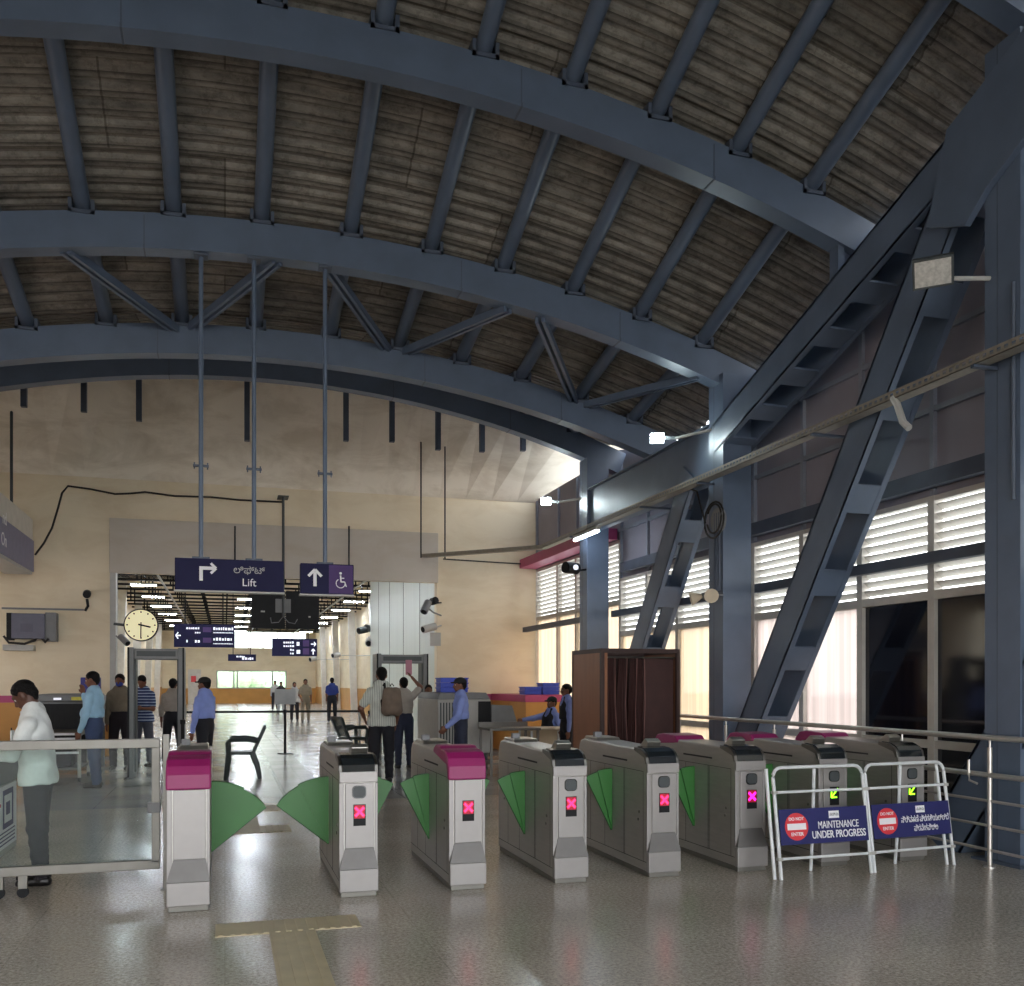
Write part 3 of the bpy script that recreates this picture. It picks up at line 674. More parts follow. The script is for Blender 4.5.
def gate(X, label, cap, led, fl, fr, rear, GY=7.08):
    root = thing('fare_gate', label, 'ticket gate', (X, GY, 0), 0, 'row of fare gates')
    h = GWD / 2
    prof = [(.05, .04), (.05, .93), (.065, .985), (.10, 1.02), (.16, 1.04), (GL - .14, 1.065), (GL - .06, 1.045), (GL - .02, 1.0), (GL, .93), (GL, .04)]
    MB().prism(prof, 'x', -h + .004, h - .004).build('housing', M_GATE, root, bevel=.014)
    MB().box(-h + .012, h - .012, .02, GL - .02, 0, .04).build('plinth', M_DULL, root, bevel=.004)
    MB().prism([(0, .04), (0, .208), (.06, .208), (.06, .04)], 'x', -h, h).build('front_block', M_GATEF, root, bevel=.006)
    v = [(-h, .0, .21), (h, .0, .21), (h - .03, .046, .36), (-h + .045, .046, .36), (-h, .06, .21), (h, .06, .21), (h - .03, .06, .36), (-h + .045, .06, .36)]
    MB().add(v, [(0, 1, 2, 3), (4, 7, 6, 5), (0, 3, 7, 4), (1, 5, 6, 2), (3, 2, 6, 7), (0, 4, 5, 1)]).build('slanted_recess', M_GATED, root)
    MB().box(-h + .045, h - .03, .032, .052, .362, .85).build('front_panel', M_GATEF, root, bevel=.004)
    # corner strips
    for sx, w in ((-1, .036), (1, .022)):
        MB().box(min(sx * h, sx * (h - w)), max(sx * h, sx * (h - w)), .04, .06, .21, .85).build('corner_strip', M_GATEF, root, bevel=.004)
    s = MB()
    for sx in (-1, 1):
        xa, xb = (h - .0045, h - .003) if sx > 0 else (-h + .003, -h + .0045)
        for y in (.12, .50, .52, .95, 1.3): s.box(xa, xb, y, y + .005, .12, .86)
        s.box(xa, xb, .12, GL - .05, .862, .866); s.box(xa, xb, .06, GL, .115, .12)
        s.box(xa, xb, .45, 1.0, .925, .94)
    s.build('panel_seam', M_SEAM, root)
    lk = MB()
    for sx in (-1, 1):
        for (y, z) in ((.2, .52), (.22, .455), (1.42, .52)): lk.tube((sx * (h - .006), y, z), (sx * (h + .002), y, z), .012, 10)
    lk.build('lock', M_INOX, root)
    if cap == 'magenta':
        pc = [(.02, .90), (.02, .955), (.05, 1.02), (.10, 1.062), (.17, 1.078), (.38, 1.082), (.44, 1.06), (.52, 1.055), (.52, 1.0), (.08, .94), (.06, .90)]
        MB().prism([(.03, .85), (.028, .955), (.055, 1.015), (.11, 1.058), (.19, 1.074), (.30, 1.078), (.34, 1.095), (.50, 1.098), (.58, 1.07), (.60, 1.03), (.12, .96), (.07, .85)], 'x', -h - .006, h + .006).build('cap', M_MAG, root, bevel=.012)
    else:
        MB().prism([(.03, .855), (.03, .935), (.06, .935), (.06, .855)], 'x', -h + .002, h - .002).build('chin_panel', M_GATEF, root, bevel=.004)
        MB().prism([(.035, .93), (.05, .99), (.09, 1.03), (.16, 1.056), (.28, 1.064), (.28, 1.03), (.10, .98), (.07, .93)], 'x', -h + .02, h - .02).build('reader_glass', M_BLKG, root, bevel=.006)
        MB().prism([(.04, .93), (.055, .985), (.095, 1.022), (.16, 1.048), (.30, 1.058), (.30, 1.03), (.10, .98), (.07, .93)], 'x', -h - .003, h + .003).build('chrome_surround', M_INOX, root, bevel=.004)
        d = MB().prism([(.33, 1.04), (.30, 1.10), (.36, 1.125), (.46, 1.055), (.46, 1.04)], 'x', -.02, .11).build('display_hood', M_GATET, root, bevel=.008)
        MB().add([(.0, .303, 1.098), (.09, .303, 1.098), (.09, .35, 1.121), (.0, .35, 1.121)], [(0, 1, 2, 3)]).build('screen', M_BLKG, d)
        w = MB().prism(rrect(-.05, .055, .735, .832, .03), 'y', .024, .034).build('scanner_window', M_BLKG, root)
        MB().prism(rrect(-.043, .048, .742, .825, .026), 'y', .021, .025).build('lens', M_DGREY, w)
    # rear hardware
    MB().prism([(GL - .45, 1.05), (GL - .42, 1.085), (GL - .12, 1.09), (GL - .06, 1.04), (GL - .06, 1.02), (GL - .45, 1.02)], 'x', -h + .03, h - .03).build('rear_lid', M_GATET, root, bevel=.008)
    if rear == 'magenta':
        MB().prism([(GL - .52, 1.05), (GL - .46, 1.095), (GL - .2, 1.105), (GL - .08, 1.09), (GL - .0, 1.02), (GL + .006, .92), (GL - .05, .92), (GL - .1, 1.0), (GL - .52, 1.03)], 'x', -h - .005, h + .005).build('rear_cap', M_MAG, root, bevel=.01)
    else:
        MB().box(-.1, -.03, GL - .34, GL - .28, 1.08, 1.135).build('rear_hood', M_MGREY, root, bevel=.006)
    if led:
        mtl = {'x': M_REDX, 'p': M_PINKX, 'g': M_GRNX}[led]
        b = MB().box(-.04, .052, .026, .034, .53, .69).build('status_panel', M_BLACK, root)
        if led != 'g': MB().box(-.034, .046, .0245, .026, .585, .685).build('dim_glow', M_REDDIM, b)
        sy = MB(); cx, cz = .006, .635
        if led in 'xp':
            for a in (45, -45):
                dd = Vector((math.cos(math.radians(a)), 0, math.sin(math.radians(a)))) * .046
                sy.bar(Vector((cx, .0235, cz)) - dd, Vector((cx, .0235, cz)) + dd, .018, .003, up=(0, 1, 0))
        else:
            sy.bar((cx + .032, .0235, cz + .042), (cx - .028, .0235, cz - .03), .013, .003, up=(0, 1, 0))
            sy.bar((cx - .034, .0235, cz - .036), (cx + .022, .0235, cz - .036), .013, .003, up=(0, 1, 0)); sy.bar((cx - .034, .0235, cz - .04), (cx - .034, .0235, cz + .016), .013, .003, up=(0, 1, 0))
        sy.build('status_light', mtl, b)
    if fl: flap(root, -1, fl)
    if fr: flap(root, 1, fr)
    return root
GX = [-.245, .96, 1.80, 2.65, 3.47, 4.29, 5.11, 5.93]
gate(GX[0], 'leftmost steel ticket gate with a magenta cap and a blank front', 'magenta', None, None, 37, 'plain', 6.97)
gate(GX[1], 'steel ticket gate with black reader top, left flap opening into the wide lane', 'black', 'x', 37, 62, 'plain')
gate(GX[2], 'steel ticket gate with a magenta cap and a lit red cross', 'magenta', 'x', 62, 62, 'plain')
gate(GX[3], 'steel ticket gate with black reader top just right of the magenta-capped one with a cross', 'black', 'x', 62, 62, 'plain')
gate(GX[4], 'steel ticket gate with red cross standing in front of the curtained booth', 'black', 'x', 62, 62, 'plain')
gate(GX[5], 'steel ticket gate with a pink cross beside the left barrier leg', 'black', 'p', 62, 62, 'magenta')
gate(GX[6], 'steel ticket gate with a bright green arrow behind the English barrier board', 'black', 'g', 62, 62, 'magenta')
gate(GX[7], 'rightmost steel ticket gate with a dim green arrow behind the Kannada barrier board', 'black', 'g', 62, None, 'magenta')

# ------------------------------------------------------------ folding barriers
def barrier(x0, W, Y, rz, label, lines, kan, legx):
    r = thing('folding_barrier', label, 'barrier', (x0, Y, 0), rz, 'white tube barriers before the gates')
    lean = .13; T = .0145
    def L(x, z): return Vector((x, lean * z / .9, z))
    R = .08
    pts = [L(0, 0), L(0, .82)] + [L(R - R * math.cos(a), .82 + R * math.sin(a)) for a in np.linspace(.3, math.pi / 2, 4)] + [L(W - R + R * math.sin(a), .82 + R * math.cos(a)) for a in np.linspace(0, 1.27, 4)] + [L(W, .82), L(W, 0)]
    MB().path(pts, T, 10).build('tube_frame', M_WPAINT, r, smooth=True)
    for z in (.70, .165): MB().tube(L(0, z), L(W, z), .012, 8).build('cross_rail', M_WPAINT, r, smooth=True)
    # rear frame
    for x in legx:
        m = MB(); m.path([(x - .01, .16, .88), (x, .19, .4), (x + .03, .26, 0.0)] if 0 < x - .1 < W - .2 else [(x, .165, .89), (x, .10, .4), (x, .04, 0.0)], T, 8)
        m.build('rear_leg', M_WPAINT, r, smooth=True)
    for x in (0, W):
        for z in (.165, .70): MB().box(x - .02, x + .02, lean * z / .9 - .02, lean * z / .9 + .02, z - .012, z + .012).build('clamp', M_LGREY, r)
    # board
    z0, z1 = .275, .565; t = math.atan(lean / .9)
    bm_ = MB().box(.012, W - .012, -.004, .004, -.145, .145).build('sign_board', M_NAVY, r)
    bm_.location = L(0, .42) + Vector((0, -.02, 0)); bm_.rotation_euler.x = -t
    cx = .17
    c = MB().prism([(cx + .112 * math.cos(a), .112 * math.sin(a)) for a in np.linspace(0, 2 * math.pi, 32, endpoint=False)], 'y', -.007, -.004).build('no_entry_disc', M_RED, bm_)
    MB().box(cx - .09, cx + .09, -.0085, -.007, -.026, .026).build('white_bar', M_WTXT, bm_)
    text_obj('DO NOT', .036, 'lettering', M_WTXT, bm_, (cx, -.008, .062), bold=.0006)
    text_obj('ENTER', .040, 'lettering', M_WTXT, bm_, (cx, -.008, -.062), bold=.0006)
    MB().box(.50 * W + .05, .50 * W + .15, -.006, -.004, .055, .115).build('white_logo_plate', M_WTXT, bm_)
    text_obj('ನಮ್ಮ', .032, 'logo_mark', M_MGREY, bm_, (.50 * W + .10, -.007, .085), fit=.085)
    for i, tline in enumerate(lines):
        text_obj(tline, (.072 if kan else .086), 'lettering', M_WTXT, bm_, (.655 * W if not kan else .665 * W, -.006, .0 - i * .078), bold=(.0008 if (not kan and i) else .0), fit=((.40, .53) if not kan else (.54, .27))[i])
    return r
barrier(4.32, .885, 6.70, .03, 'white folding barrier with a blue MAINTENANCE UNDER PROGRESS board', ['MAINTENANCE', 'UNDER PROGRESS'], False, (-.035, .44))
barrier(5.245, .89, 6.735, .09, 'white folding barrier with a blue board lettered in Kannada', ['ನಿರ್ವಹಣೆ ಪ್ರಗತಿಯಲ್ಲಿದೆ', 'ಪ್ರವೇಶವಿಲ್ಲ'], True, (.44, .85))

# ------------------------------------------------------------ steel railing on the right
rr_ = thing('hand_railing', 'long stainless steel railing running beside the window wall', 'railing', (6.35, 4.4, 0))
Y1 = 12.6 - 4.4
MB().tube((0, 0, 1.125), (0, Y1, 1.125), .026, 12).build('top_rail', M_RAIL, rr_, smooth=True)
MB().tube((0, 0, .80), (0, Y1, .80), .024, 12).build('mid_rail', M_RAIL, rr_, smooth=True)
for z in (.575, .36, .15): MB().tube((0, 0, z), (0, Y1, z), .013, 8).build('lower_rail', M_RAIL, rr_, smooth=True)
for y in (.0, 1.1, 2.24, 3.35, 4.47, 5.6, 6.75, 8.1):
    m = MB(); m.tube((.0, y, 0), (.0, y, 1.04), .021, 10); m.tube((.0, y, 1.04), (.0, y, 1.10), .009, 8); m.tube((.0, y, 0), (.0, y, .012), .05, 12)
    m.build('post', M_RAIL, rr_, smooth=True)
MB().path([(-.03, 2.45, .92), (-.03, 2.45, .80), (-.05, 2.42, .74), (-.05, 2.33, .72)], .011, 8).build('bent_hook', M_RAIL, rr_, smooth=True)

# ------------------------------------------------------------ sliding glass gate at the left
gg = thing('glass_gate', 'wheeled sliding gate of clear glass in a steel frame at the left', 'gate', (-2.75, 7.80, 0))
W = 2.27
MB().box(0, W, -.03, .03, 1.10, 1.17).build('top_rail', M_DULL, gg, bevel=.004)
MB().box(0, W, -.03, .03, .165, .235).build('bottom_rail', M_DULL, gg, bevel=.004)
MB().box(W - .06, W, -.03, .03, .215, 1.10).build('end_stile', M_DULL, gg, bevel=.004)
MB().box(0, .06, -.03, .03, .215, 1.10).build('end_stile', M_DULL, gg, bevel=.004)
MB().box(.06, W - .06, -.006, .006, .215, 1.10).build('glass', M_CLEAR, gg)
MB().box(W - .09, W + .005, -.035, .035, .60, .68).build('latch', M_MGREY, gg, bevel=.004)
for x in (1.15, 1.31):
    k = MB(); k.box(x - .03, x + .03, -.02, .02, .07, .165); cw = k.build('caster_fork', M_DULL, gg)
    MB().tube((x, -.015, .04), (x, .015, .04), .04, 14).build('wheel', M_BLACK, cw, smooth=True)
gp = thing('gate_post', 'slim steel post between the glass gate and the magenta-capped gate', 'post', (-.435, 7.8, 0))
MB().box(-.022, .022, -.03, .03, 0.01, 1.2).build('shaft', M_DULL, gp); MB().box(-.04, .04, -.05, .05, 0, .01).build('base_plate', M_DULL, gp)

# ------------------------------------------------------------ help desk at the left edge
dk = thing('help_desk', 'white help desk with a printed poster at the left edge', 'desk', (-2.95, 8.35, 0))
MB().box(0, .98, 0, 2.0, 0, .66).build('cabinet', M_LGREY, dk, bevel=.006)
MB().box(-.02, 1.0, -.02, 2.02, .66, .98).build('upper_panel', M_MGREY, dk, bevel=.01)
MB().box(-.04, 1.03, -.04, 2.04, .98, 1.01).build('desk_top', M_LGREY, dk, bevel=.004)
ps = MB().box(.98, .985, .35, 1.98, .06, .64).build('poster', M_WTXT, dk)
fr_ = MB()
def ringx(cy, cz, w, hh, t, x0, x1):
    fr_.box(x0, x1, cy - w, cy + w, cz + hh - t, cz + hh); fr_.box(x0, x1, cy - w, cy + w, cz - hh, cz - hh + t)
    fr_.box(x0, x1, cy - w, cy - w + t, cz - hh + t, cz + hh - t); fr_.box(x0, x1, cy + w - t, cy + w, cz - hh + t, cz + hh - t)
ringx(1.6, .42, .22, .18, .05, .985, .988)
fr_.box(.985, .988, 1.52, 1.68, .36, .48)
fr_.build('blue_emblem', M_NAVY, ps)
ln = MB()
for i in range(4): ln.box(.985, .987, 1.0, 1.9, .20 - i * .035, .212 - i * .035)
ln.box(.985, .987, .9, 1.25, .40, .43)
ln.build('printed_lines', M_NAVY, ps)
MB().box(.985, .987, .9, 1.3, .46, .49).build('red_line', M_RED, ps)

# ------------------------------------------------------------ walk-through metal detectors
def detector(x0, x1, Y, H, label):
    r = thing('metal_detector', label, 'metal detector', ((x0 + x1) / 2, Y, 0), 0, 'walk-through metal detectors')
    w = (x1 - x0) / 2
    for s in (-1, 1):
        p = MB().box(s * w - (.10 if s > 0 else 0), s * w + (0 if s > 0 else .10), -.3, .3, 0.0, H).build('side_panel', M_MGREY, r, bevel=.01)
        MB().box(s * w - (.03 if s > 0 else .0), s * w + (.0 if s > 0 else .03) , -.315, -.30, 0.02, H).build('edge_strip', M_BLACK, p)
        MB().box(s * (w - .11) - .01, s * (w - .11) + .01, -.2, .2, 0.1, H - .2).build('inner_coil', M_DGREY, p)
    c = MB().box(-w + .1, w - .1, -.28, .28, H - .2, H - .02).build('crossbar', M_MGREY, r, bevel=.01)
    MB().box(-w + .14, w - .14, -.285, -.28, H - .15, H - .06).build('control_panel', M_DGREY, c)
    return r
detector(-1.56, -.66, 17.3, 2.2, 'grey walk-through metal detector frame beside the left baggage scanner')
detector(3.05, 4.15, 20.1, 2.22, 'grey walk-through metal detector frame in front of the pale partition')

# ------------------------------------------------------------ baggage scanners
s = thing('baggage_scanner', 'dark baggage scanner with a black tunnel mouth at the left wall', 'baggage scanner', (-2.72, 17.9, 0))
MB().box(-.52, .52, 0, 2.0, .78, 1.28).build('tunnel_housing', M_MGREY, s, bevel=.02)
MB().prism([(-.56, 1.28), (.56, 1.28), (.46, 1.40), (-.46, 1.40)], 'y', -.05, 2.05).build('hood', M_MGREY, s, bevel=.01)
MB().box(-.46, .46, -.02, .0, .80, 1.24).build('tunnel_mouth', M_BLACK, s)
cu = MB()
for i in range(12): cu.box(-.44 + i * .073, -.375 + i * .073, -.03, -.022, .80, 1.2)
cu.build('lead_curtain', M_BLACK, s)
MB().box(-.5, .5, .1, 1.9, .2, .78).build('lower_cabinet', M_BLACK, s)
MB().box(.18, .44, -.06, -.052, 1.30, 1.36).build('yellow_label', mat('yellow_label', (214, 206, 70), .5), s)
MB().box(-.1, .02, -.06, -.052, 1.31, 1.345).build('status_label', M_WGLOW, s)
for x in (-.45, .45):
    for y in (.1, 1.9): MB().box(x - .04, x + .04, y - .04, y + .04, 0, .2).build('leg', M_MGREY, s)
def roller_table(x0, x1, y0, y1, z, label, nrol):
    r = thing('roller_table', label, 'roller table', ((x0 + x1) / 2, (y0 + y1) / 2, 0)); w = (x1 - x0) / 2; l = (y1 - y0) / 2
    for sx in (-1, 1): MB().box(sx * w - .025, sx * w + .025, -l, l, z - .05, z + .03).build('side_rail', M_INOX, r, bevel=.004)
    for k in range(nrol):
        y = -l + (k + .5) * 2 * l / nrol; MB().tube((-w + .03, y, z - .01), (w - .03, y, z - .01), .025, 8).build('roller', M_INOX, r, smooth=True)
    for q in range(5): MB().box(-w, w, -l - .02, -l, z - .34 + q * .075, z - .305 + q * .075).build('end_bar', M_WPAINT, r)
    for sx in (-1, 1):
        for sy in (-1, 1):
            lg = MB().box(sx * w - .025, sx * w + .025, sy * (l - .04) - .025, sy * (l - .04) + .025, .07, z - .05).build('leg', M_INOX, r)
            MB().tube((sx * w - .02, sy * (l - .04), .035), (sx * w + .02, sy * (l - .04), .035), .035, 10).build('wheel', M_BLACK, lg)
    MB().box(-w, w, -l, l, .2, .23).build('shelf', M_MGREY, r)
    return r
roller_table(-3.05, -2.25, 16.6, 17.75, .80, 'steel roller table in front of the left baggage scanner', 9)
bxs = tag(MB().box(-2.72, -2.4, 16.9, 17.3, .235, .55).build('equipment_box', M_BLACK, bevel=.01), 'black equipment box on the shelf of the left roller table', 'box')
tag(MB().box(-3.0, -2.8, 16.9, 17.2, .235, .45).build('equipment_box', M_DGREY, bevel=.01), 'small dark box on the left roller table shelf', 'box')
bb = tag(MB().box(-2.47, -2.15, 18.4, 18.6, 1.405, 1.70).build('blue_notice_box', mat('deep_blue_box', (44, 40, 130), .5), bevel=.01), 'blue box sign on top of the left baggage scanner', 'sign')
s = thing('baggage_scanner', 'pale baggage scanner with blue trays on top at the right', 'baggage scanner', (4.22, 16.9, 0))
MB().box(-.5, .5, 0, 1.9, .3, 1.30).build('tunnel_housing', M_LGREY, s, bevel=.02)
MB().prism([(-.5, 1.30), (.5, 1.30), (.42, 1.42), (-.46, 1.42)], 'y', .02, 1.88).build('hood', M_MGREY, s, bevel=.01)
st = MB()
for i in range(5): st.box(-.46 + i * .055, -.435 + i * .055, -.012, .0, .32, 1.24)
st.build('vent_stripe', M_DGREY, s)
MB().box(.26, .5, -.02, .0, .82, 1.26).build('tunnel_mouth', M_BLACK, s)
MB().prism([(.50, .80), (1.02, .80), (.90, 1.18), (.50, 1.2)], 'y', -.06, .0).build('side_wing', M_MGREY, s, bevel=.005)
for x in (-.42, .42):
    for y in (.1, 1.8): MB().box(x - .04, x + .04, y - .04, y + .04, 0, .3).build('leg', M_DGREY, s)
tb = thing('steel_table', 'steel inspection table right of the pale baggage scanner', 'table', (4.75, 15.8, 0))
MB().box(-.42, .5, -.25, .55, .78, .82).build('table_top', M_INOX, tb, bevel=.004)
MB().box(-.42, .5, .5, .55, .82, .9).build('back_rim', M_INOX, tb)
for x in (-.38, .46):
    for y in (-.2, .5): MB().box(x - .02, x + .02, y - .02, y + .02, 0, .78).build('leg', M_INOX, tb)
MB().box(-.38, .46, -.2, .5, .2, .22).build('shelf', M_INOX, tb)
tb = thing('cream_table', 'cream topped table before the seated guard', 'table', (5.62, 16.4, 0))
MB().box(-.38, .45, -.3, .55, .74, .78).build('table_top', M_CREMT, tb, bevel=.006)
MB().box(-.34, .42, .48, .5, .2, .74).build('modesty_panel', M_CREMT, tb)
for x in (-.35, .42):
    for y in (-.27, .45): MB().box(x - .018, x + .018, y - .018, y + .018, 0, .74).build('leg', M_WPAINT, tb)
# trays
def tray(x, y, z, w, l, h, label):
    m = MB(); t = .012
    m.box(-w, w, -l, l, 0, t)
    m.box(-w, w, -l, -l + t, t, h); m.box(-w, w, l - t, l, t, h); m.box(-w, -w + t, -l + t, l - t, t, h); m.box(w - t, w, -l + t, l - t, t, h)
    m.box(-w - .015, w + .015, -l - .015, -l, h - .02, h); m.box(-w - .015, w + .015, l, l + .015, h - .02, h)
    o = m.build('security_tray', M_BLUE, bevel=.003); o.location = (x, y, z); tag(o, label, 'tray', 'blue plastic security trays')
for i in range(3): tray(4.1, 17.4, 1.425 + i * .092, .26, .2, .09, 'blue plastic tray on the pale baggage scanner, %s of the stack' % ('bottom', 'middle', 'top')[i])
# counter with trays
ct = thing('side_counter', 'orange half-height counter with magenta rim in the far right corner', 'counter', (6.78, 19.7, 0))
MB().box(-.48, .42, 0, 2.7, 0, 1.18).build('body', M_DADO, ct); MB().box(-.5, .44, -.02, 2.72, 1.18, 1.34).build('rim', M_PINK, ct, bevel=.01)
for j in range(2):
    for i in range(2 + j): tray(6.5 + j * .42, 20.0, 1.345 + i * .087, .19, .2, .085, 'blue plastic tray on the corner counter, %s layer of the %s stack' % (NTH[i], ('left', 'right')[j]))

# ------------------------------------------------------------ curtained booth
bo = thing('changing_booth', 'brown frisking booth with open dark curtains behind the gates', 'booth', (4.88, 11.9, 0))
BW, BD, BH = 1.17, 1.12, 2.06
MB().box(0, .03, .03, BD, .05, BH - .03).build('side_panel', M_WOODB, bo)
MB().box(BW - .03, BW, .03, BD, .05, BH - .03).build('side_panel', M_WOODB, bo)
MB().box(.03, BW - .03, BD - .03, BD, .05, BH - .03).build('back_panel', M_WOODD, bo)
for x in (0, BW - .04):
    for y in (0, BD - .04): MB().box(x - .005, x + .045, y - .005, y + .045, 0, BH).build('corner_post', M_WOODD, bo)
for (a, b, c, d_) in ((0, BW, -.006, .035), (0, BW, BD - .035, BD + .006), (-.006, .035, 0, BD), (BW - .035, BW + .006, 0, BD)):
    MB().box(a, b, c, d_, BH - .05, BH + .01).build('top_rail', M_WOODD, bo)
MB().box(.05, .09, .0, .03, 0.02, BH - .05).build('door_jamb', M_WOODB, bo)
rod = MB().tube((.06, .05, BH - .11), (BW - .04, .05, BH - .11), .012, 8).build('curtain_rod', M_INOX, bo)
for j, (x0, x1) in enumerate(((.10, .22), (.27, .38), (.42, .52), (.53, .64))):
    m = MB(); n = 14; v = []; f = []
    for k in range(n):
        x = x0 + (x1 - x0) * k / (n - 1); y = .05 + .022 * math.sin(k * 1.4 + j)
        for z, q in ((.08, 1.25), (.7, 1.05), (1.3, 1.1), (BH - .12, .8)): v.append((x0 + (x - x0) * q + (.02 * math.sin(z * 3 + j)), y + (1.2 - z) * .01, z))
    for k in range(n - 1):
        for q in range(3): f.append((k * 4 + q, (k + 1) * 4 + q, (k + 1) * 4 + q + 1, k * 4 + q + 1))
    o = m.add(v, f).build('curtain', M_CURT, bo, smooth=True, fix=False)
    so = o.modifiers.new('s', 'SOLIDIFY'); so.thickness = .004
    MB().path([(x1 + (.02 * math.sin(z * 3 + j)) + (.3 - z * .15) * (x1 - x0), .035 + (1.2 - z) * .01, z) for z in (.08, .7, 1.3, BH - .12)], .006, 6).build('curtain_hem', M_CURTE, o)
MB().box(.66, BW - .05, .09, .105, .06, BH - .12).build('inner_drape', M_CURT, bo)

# ------------------------------------------------------------ plastic armchairs
def armchair(x, y, rz, label, m_):
    r = thing('plastic_armchair', label, 'chair', (x, y, 0), rz, 'plastic armchairs')
    MB().prism(rrect(-.23, .23, -.22, .22, .06), 'z', .40, .45).build('seat', m_, r, bevel=.01)
    # back leans towards -y (chair faces +y)
    b = MB(); n = 5; v = []
    b.bar((-.2, -.2, .45), (-.23, -.38, .86), .05, .075, up=(1, 0, 0)); b.bar((.2, -.2, .45), (.23, -.38, .86), .05, .075, up=(1, 0, 0))
    b.bar((-.24, -.38, .86), (.24, -.38, .86), .035, .06)
    for i in range(5): b.bar((-.13 + i * .065, -.21, .46), (-.14 + i * .07, -.375, .85), .03, .012, up=(0, 1, .4))
    b.build('backrest', m_, r)
    for s_ in (-1, 1):
        a = MB(); a.path([(s_ * .25, -.28, .62), (s_ * .27, -.1, .66), (s_ * .27, .16, .66), (s_ * .26, .22, .60), (s_ * .25, .21, .44)], .04, 8); a.build('armrest', m_, r, smooth=True)
        MB().path([(s_ * .24, .2, .44), (s_ * .26, .25, 0.0)], .046, 8, .036).build('leg', m_, r, smooth=True)
        MB().path([(s_ * .22, -.16, .45), (s_ * .25, -.25, .22), (s_ * .26, -.30, 0.0)], .048, 8, .036).build('leg', m_, r, smooth=True)
    MB().prism([(-.2, .36), (.2, .36), (.24, .43), (-.24, .43)], 'y', .19, .22).build('apron', m_, r)
    return r
M_CHAIR = mat('green_grey_plastic', (56, 66, 66), .45, 0, .1, 8)
armchair(.27, 16.6, math.radians(88), 'dark grey-green plastic armchair standing empty in the wide lane view', M_CHAIR)
armchair(2.62, 20.4, math.radians(-70), 'dark plastic armchair behind the second gate, back to the left', M_CHAIR)

# ------------------------------------------------------------ belt posts
def belt_post(x, y, m_, label, base=True):
    r = thing('belt_post', label, 'queue post', (x, y, 0), 0, 'queue belt posts')
    MB().tube((0, 0, .02), (0, 0, .93), .03, 12).build('pole', m_, r, smooth=True)
    MB().tube((0, 0, .93), (0, 0, 1.0), .042, 12).build('belt_head', M_BLACK, r, smooth=True)
    MB().tube((0, 0, 0), (0, 0, .02), .17, 20).build('base', M_DGREY, r)
    return r
M_PURPOST = mat('purple_post', (84, 66, 130), .4, 0, .06, 20)
bp_ = [(-.98, 22.0), (1.30, 21.9), (2.95, 21.7)]
belt_post(*bp_[0], M_BLACK, 'black belt post just left of the cap-wearing guard')
mp = belt_post(*bp_[1], M_BLACK, 'black belt post with a pale notice in the middle of the hall opening')
MB().box(-.23, .23, -.012, .012, 1.12, 1.46).build('notice_board', mat('grey_white_board', (176, 180, 180), .5), mp)
MB().box(-.015, .015, -.015, .015, 1.0, 1.12).build('board_stem', M_BLACK, mp)
belt_post(*bp_[2], M_LGREY, 'grey belt post at the right end of the belt')
belt_post(3.02, 20.6, M_PURPOST, 'purple belt post beside the right metal detector')
belt_post(-.66, 16.35, M_BLACK, 'short black belt post by the left metal detector')
for (a, b), w in ((((-.98, 22.0), (1.30, 21.9)), 'left'), (((1.30, 21.9), (2.95, 21.7)), 'right')):
    d = Vector((b[0] - a[0], b[1] - a[1], 0)).normalized() * .042
    tag(MB().bar((a[0] + d.x, a[1] + d.y, .955), (b[0] - d.x, b[1] - d.y, .955), .004, .05).build('queue_belt', M_BLACK), '%s length of black queue belt across the opening' % w, 'belt')
# ------------------------------------------------------------ hanging signs
def pole(X, Y, z0, z1, label, r=.027):
    t = thing('hanging_pole', label, 'pole', (X, Y, z0), 0, 'poles carrying the signs')
    MB().tube((0, 0, 0), (0, 0, z1 - z0), r, 12).build('tube', M_STEEL, t, smooth=True)
    MB().box(-.08, .08, -.08, .08, z1 - z0 - .02, z1 - z0).build('top_plate', M_STEELD, t)
    zc = onY(250, 469, Y).z - z0
    c = MB().box(-.09, .09, -.02, .02, zc - .012, zc + .012); c.tube((-.075, 0, zc - .04), (-.075, 0, zc + .04), .008, 6); c.tube((.075, 0, zc - .04), (.075, 0, zc + .04), .008, 6)
    c.build('joint_clamp', M_STEELD, t)
    MB().box(-.1, .1, -.03, .03, 0, .025).build('foot_bracket', M_STEELD, t)
YS = 11.88
a, b = onY(175, 590, YS), onY(283.5, 562, YS); W, H = b.x - a.x, b.z - a.z
s1 = thing('direction_sign', 'dark navy hanging sign reading Lift with a right arrow', 'sign', (a.x, YS, a.z), 0)
MB().box(0, W, -.07, .07, 0, H).build('sign_box', M_NAVYD, s1, bevel=.008)
MB().box(-.01, W + .01, -.075, .075, -.02, 0).build('trim_strip', M_LGREY, s1)
ar = MB(); ax_, az = W * .22, H * .30
ar.box(ax_ + .0, ax_ + .04, -.073, -.0705, az, az + .135); ar.box(ax_, ax_ + .17, -.073, -.0705, az + .13, az + .17)
ar.bar((ax_ + .19, -.0717, az + .15), (ax_ + .13, -.0717, az + .21), .03, .0025, up=(0, 1, 0)); ar.bar((ax_ + .19, -.0717, az + .15), (ax_ + .13, -.0717, az + .09), .03, .0025, up=(0, 1, 0))
ar.build('arrow', M_WTXT, s1)
text_obj('Lift', .13, 'lettering', M_WTXT, s1, (W * .675, -.071, H * .27))
text_obj('ಲಿಫ್ಟ್', .11, 'lettering', M_LGREY, s1, (W * .675, -.071, H * .66))
pole(onY(201, 500, YS).x, YS, a.z + H, roofz(-.4, YS), 'left pole of the Lift sign')
pole(onY(254, 500, YS).x, YS, a.z + H, roofz(.3, YS), 'right pole of the Lift sign')
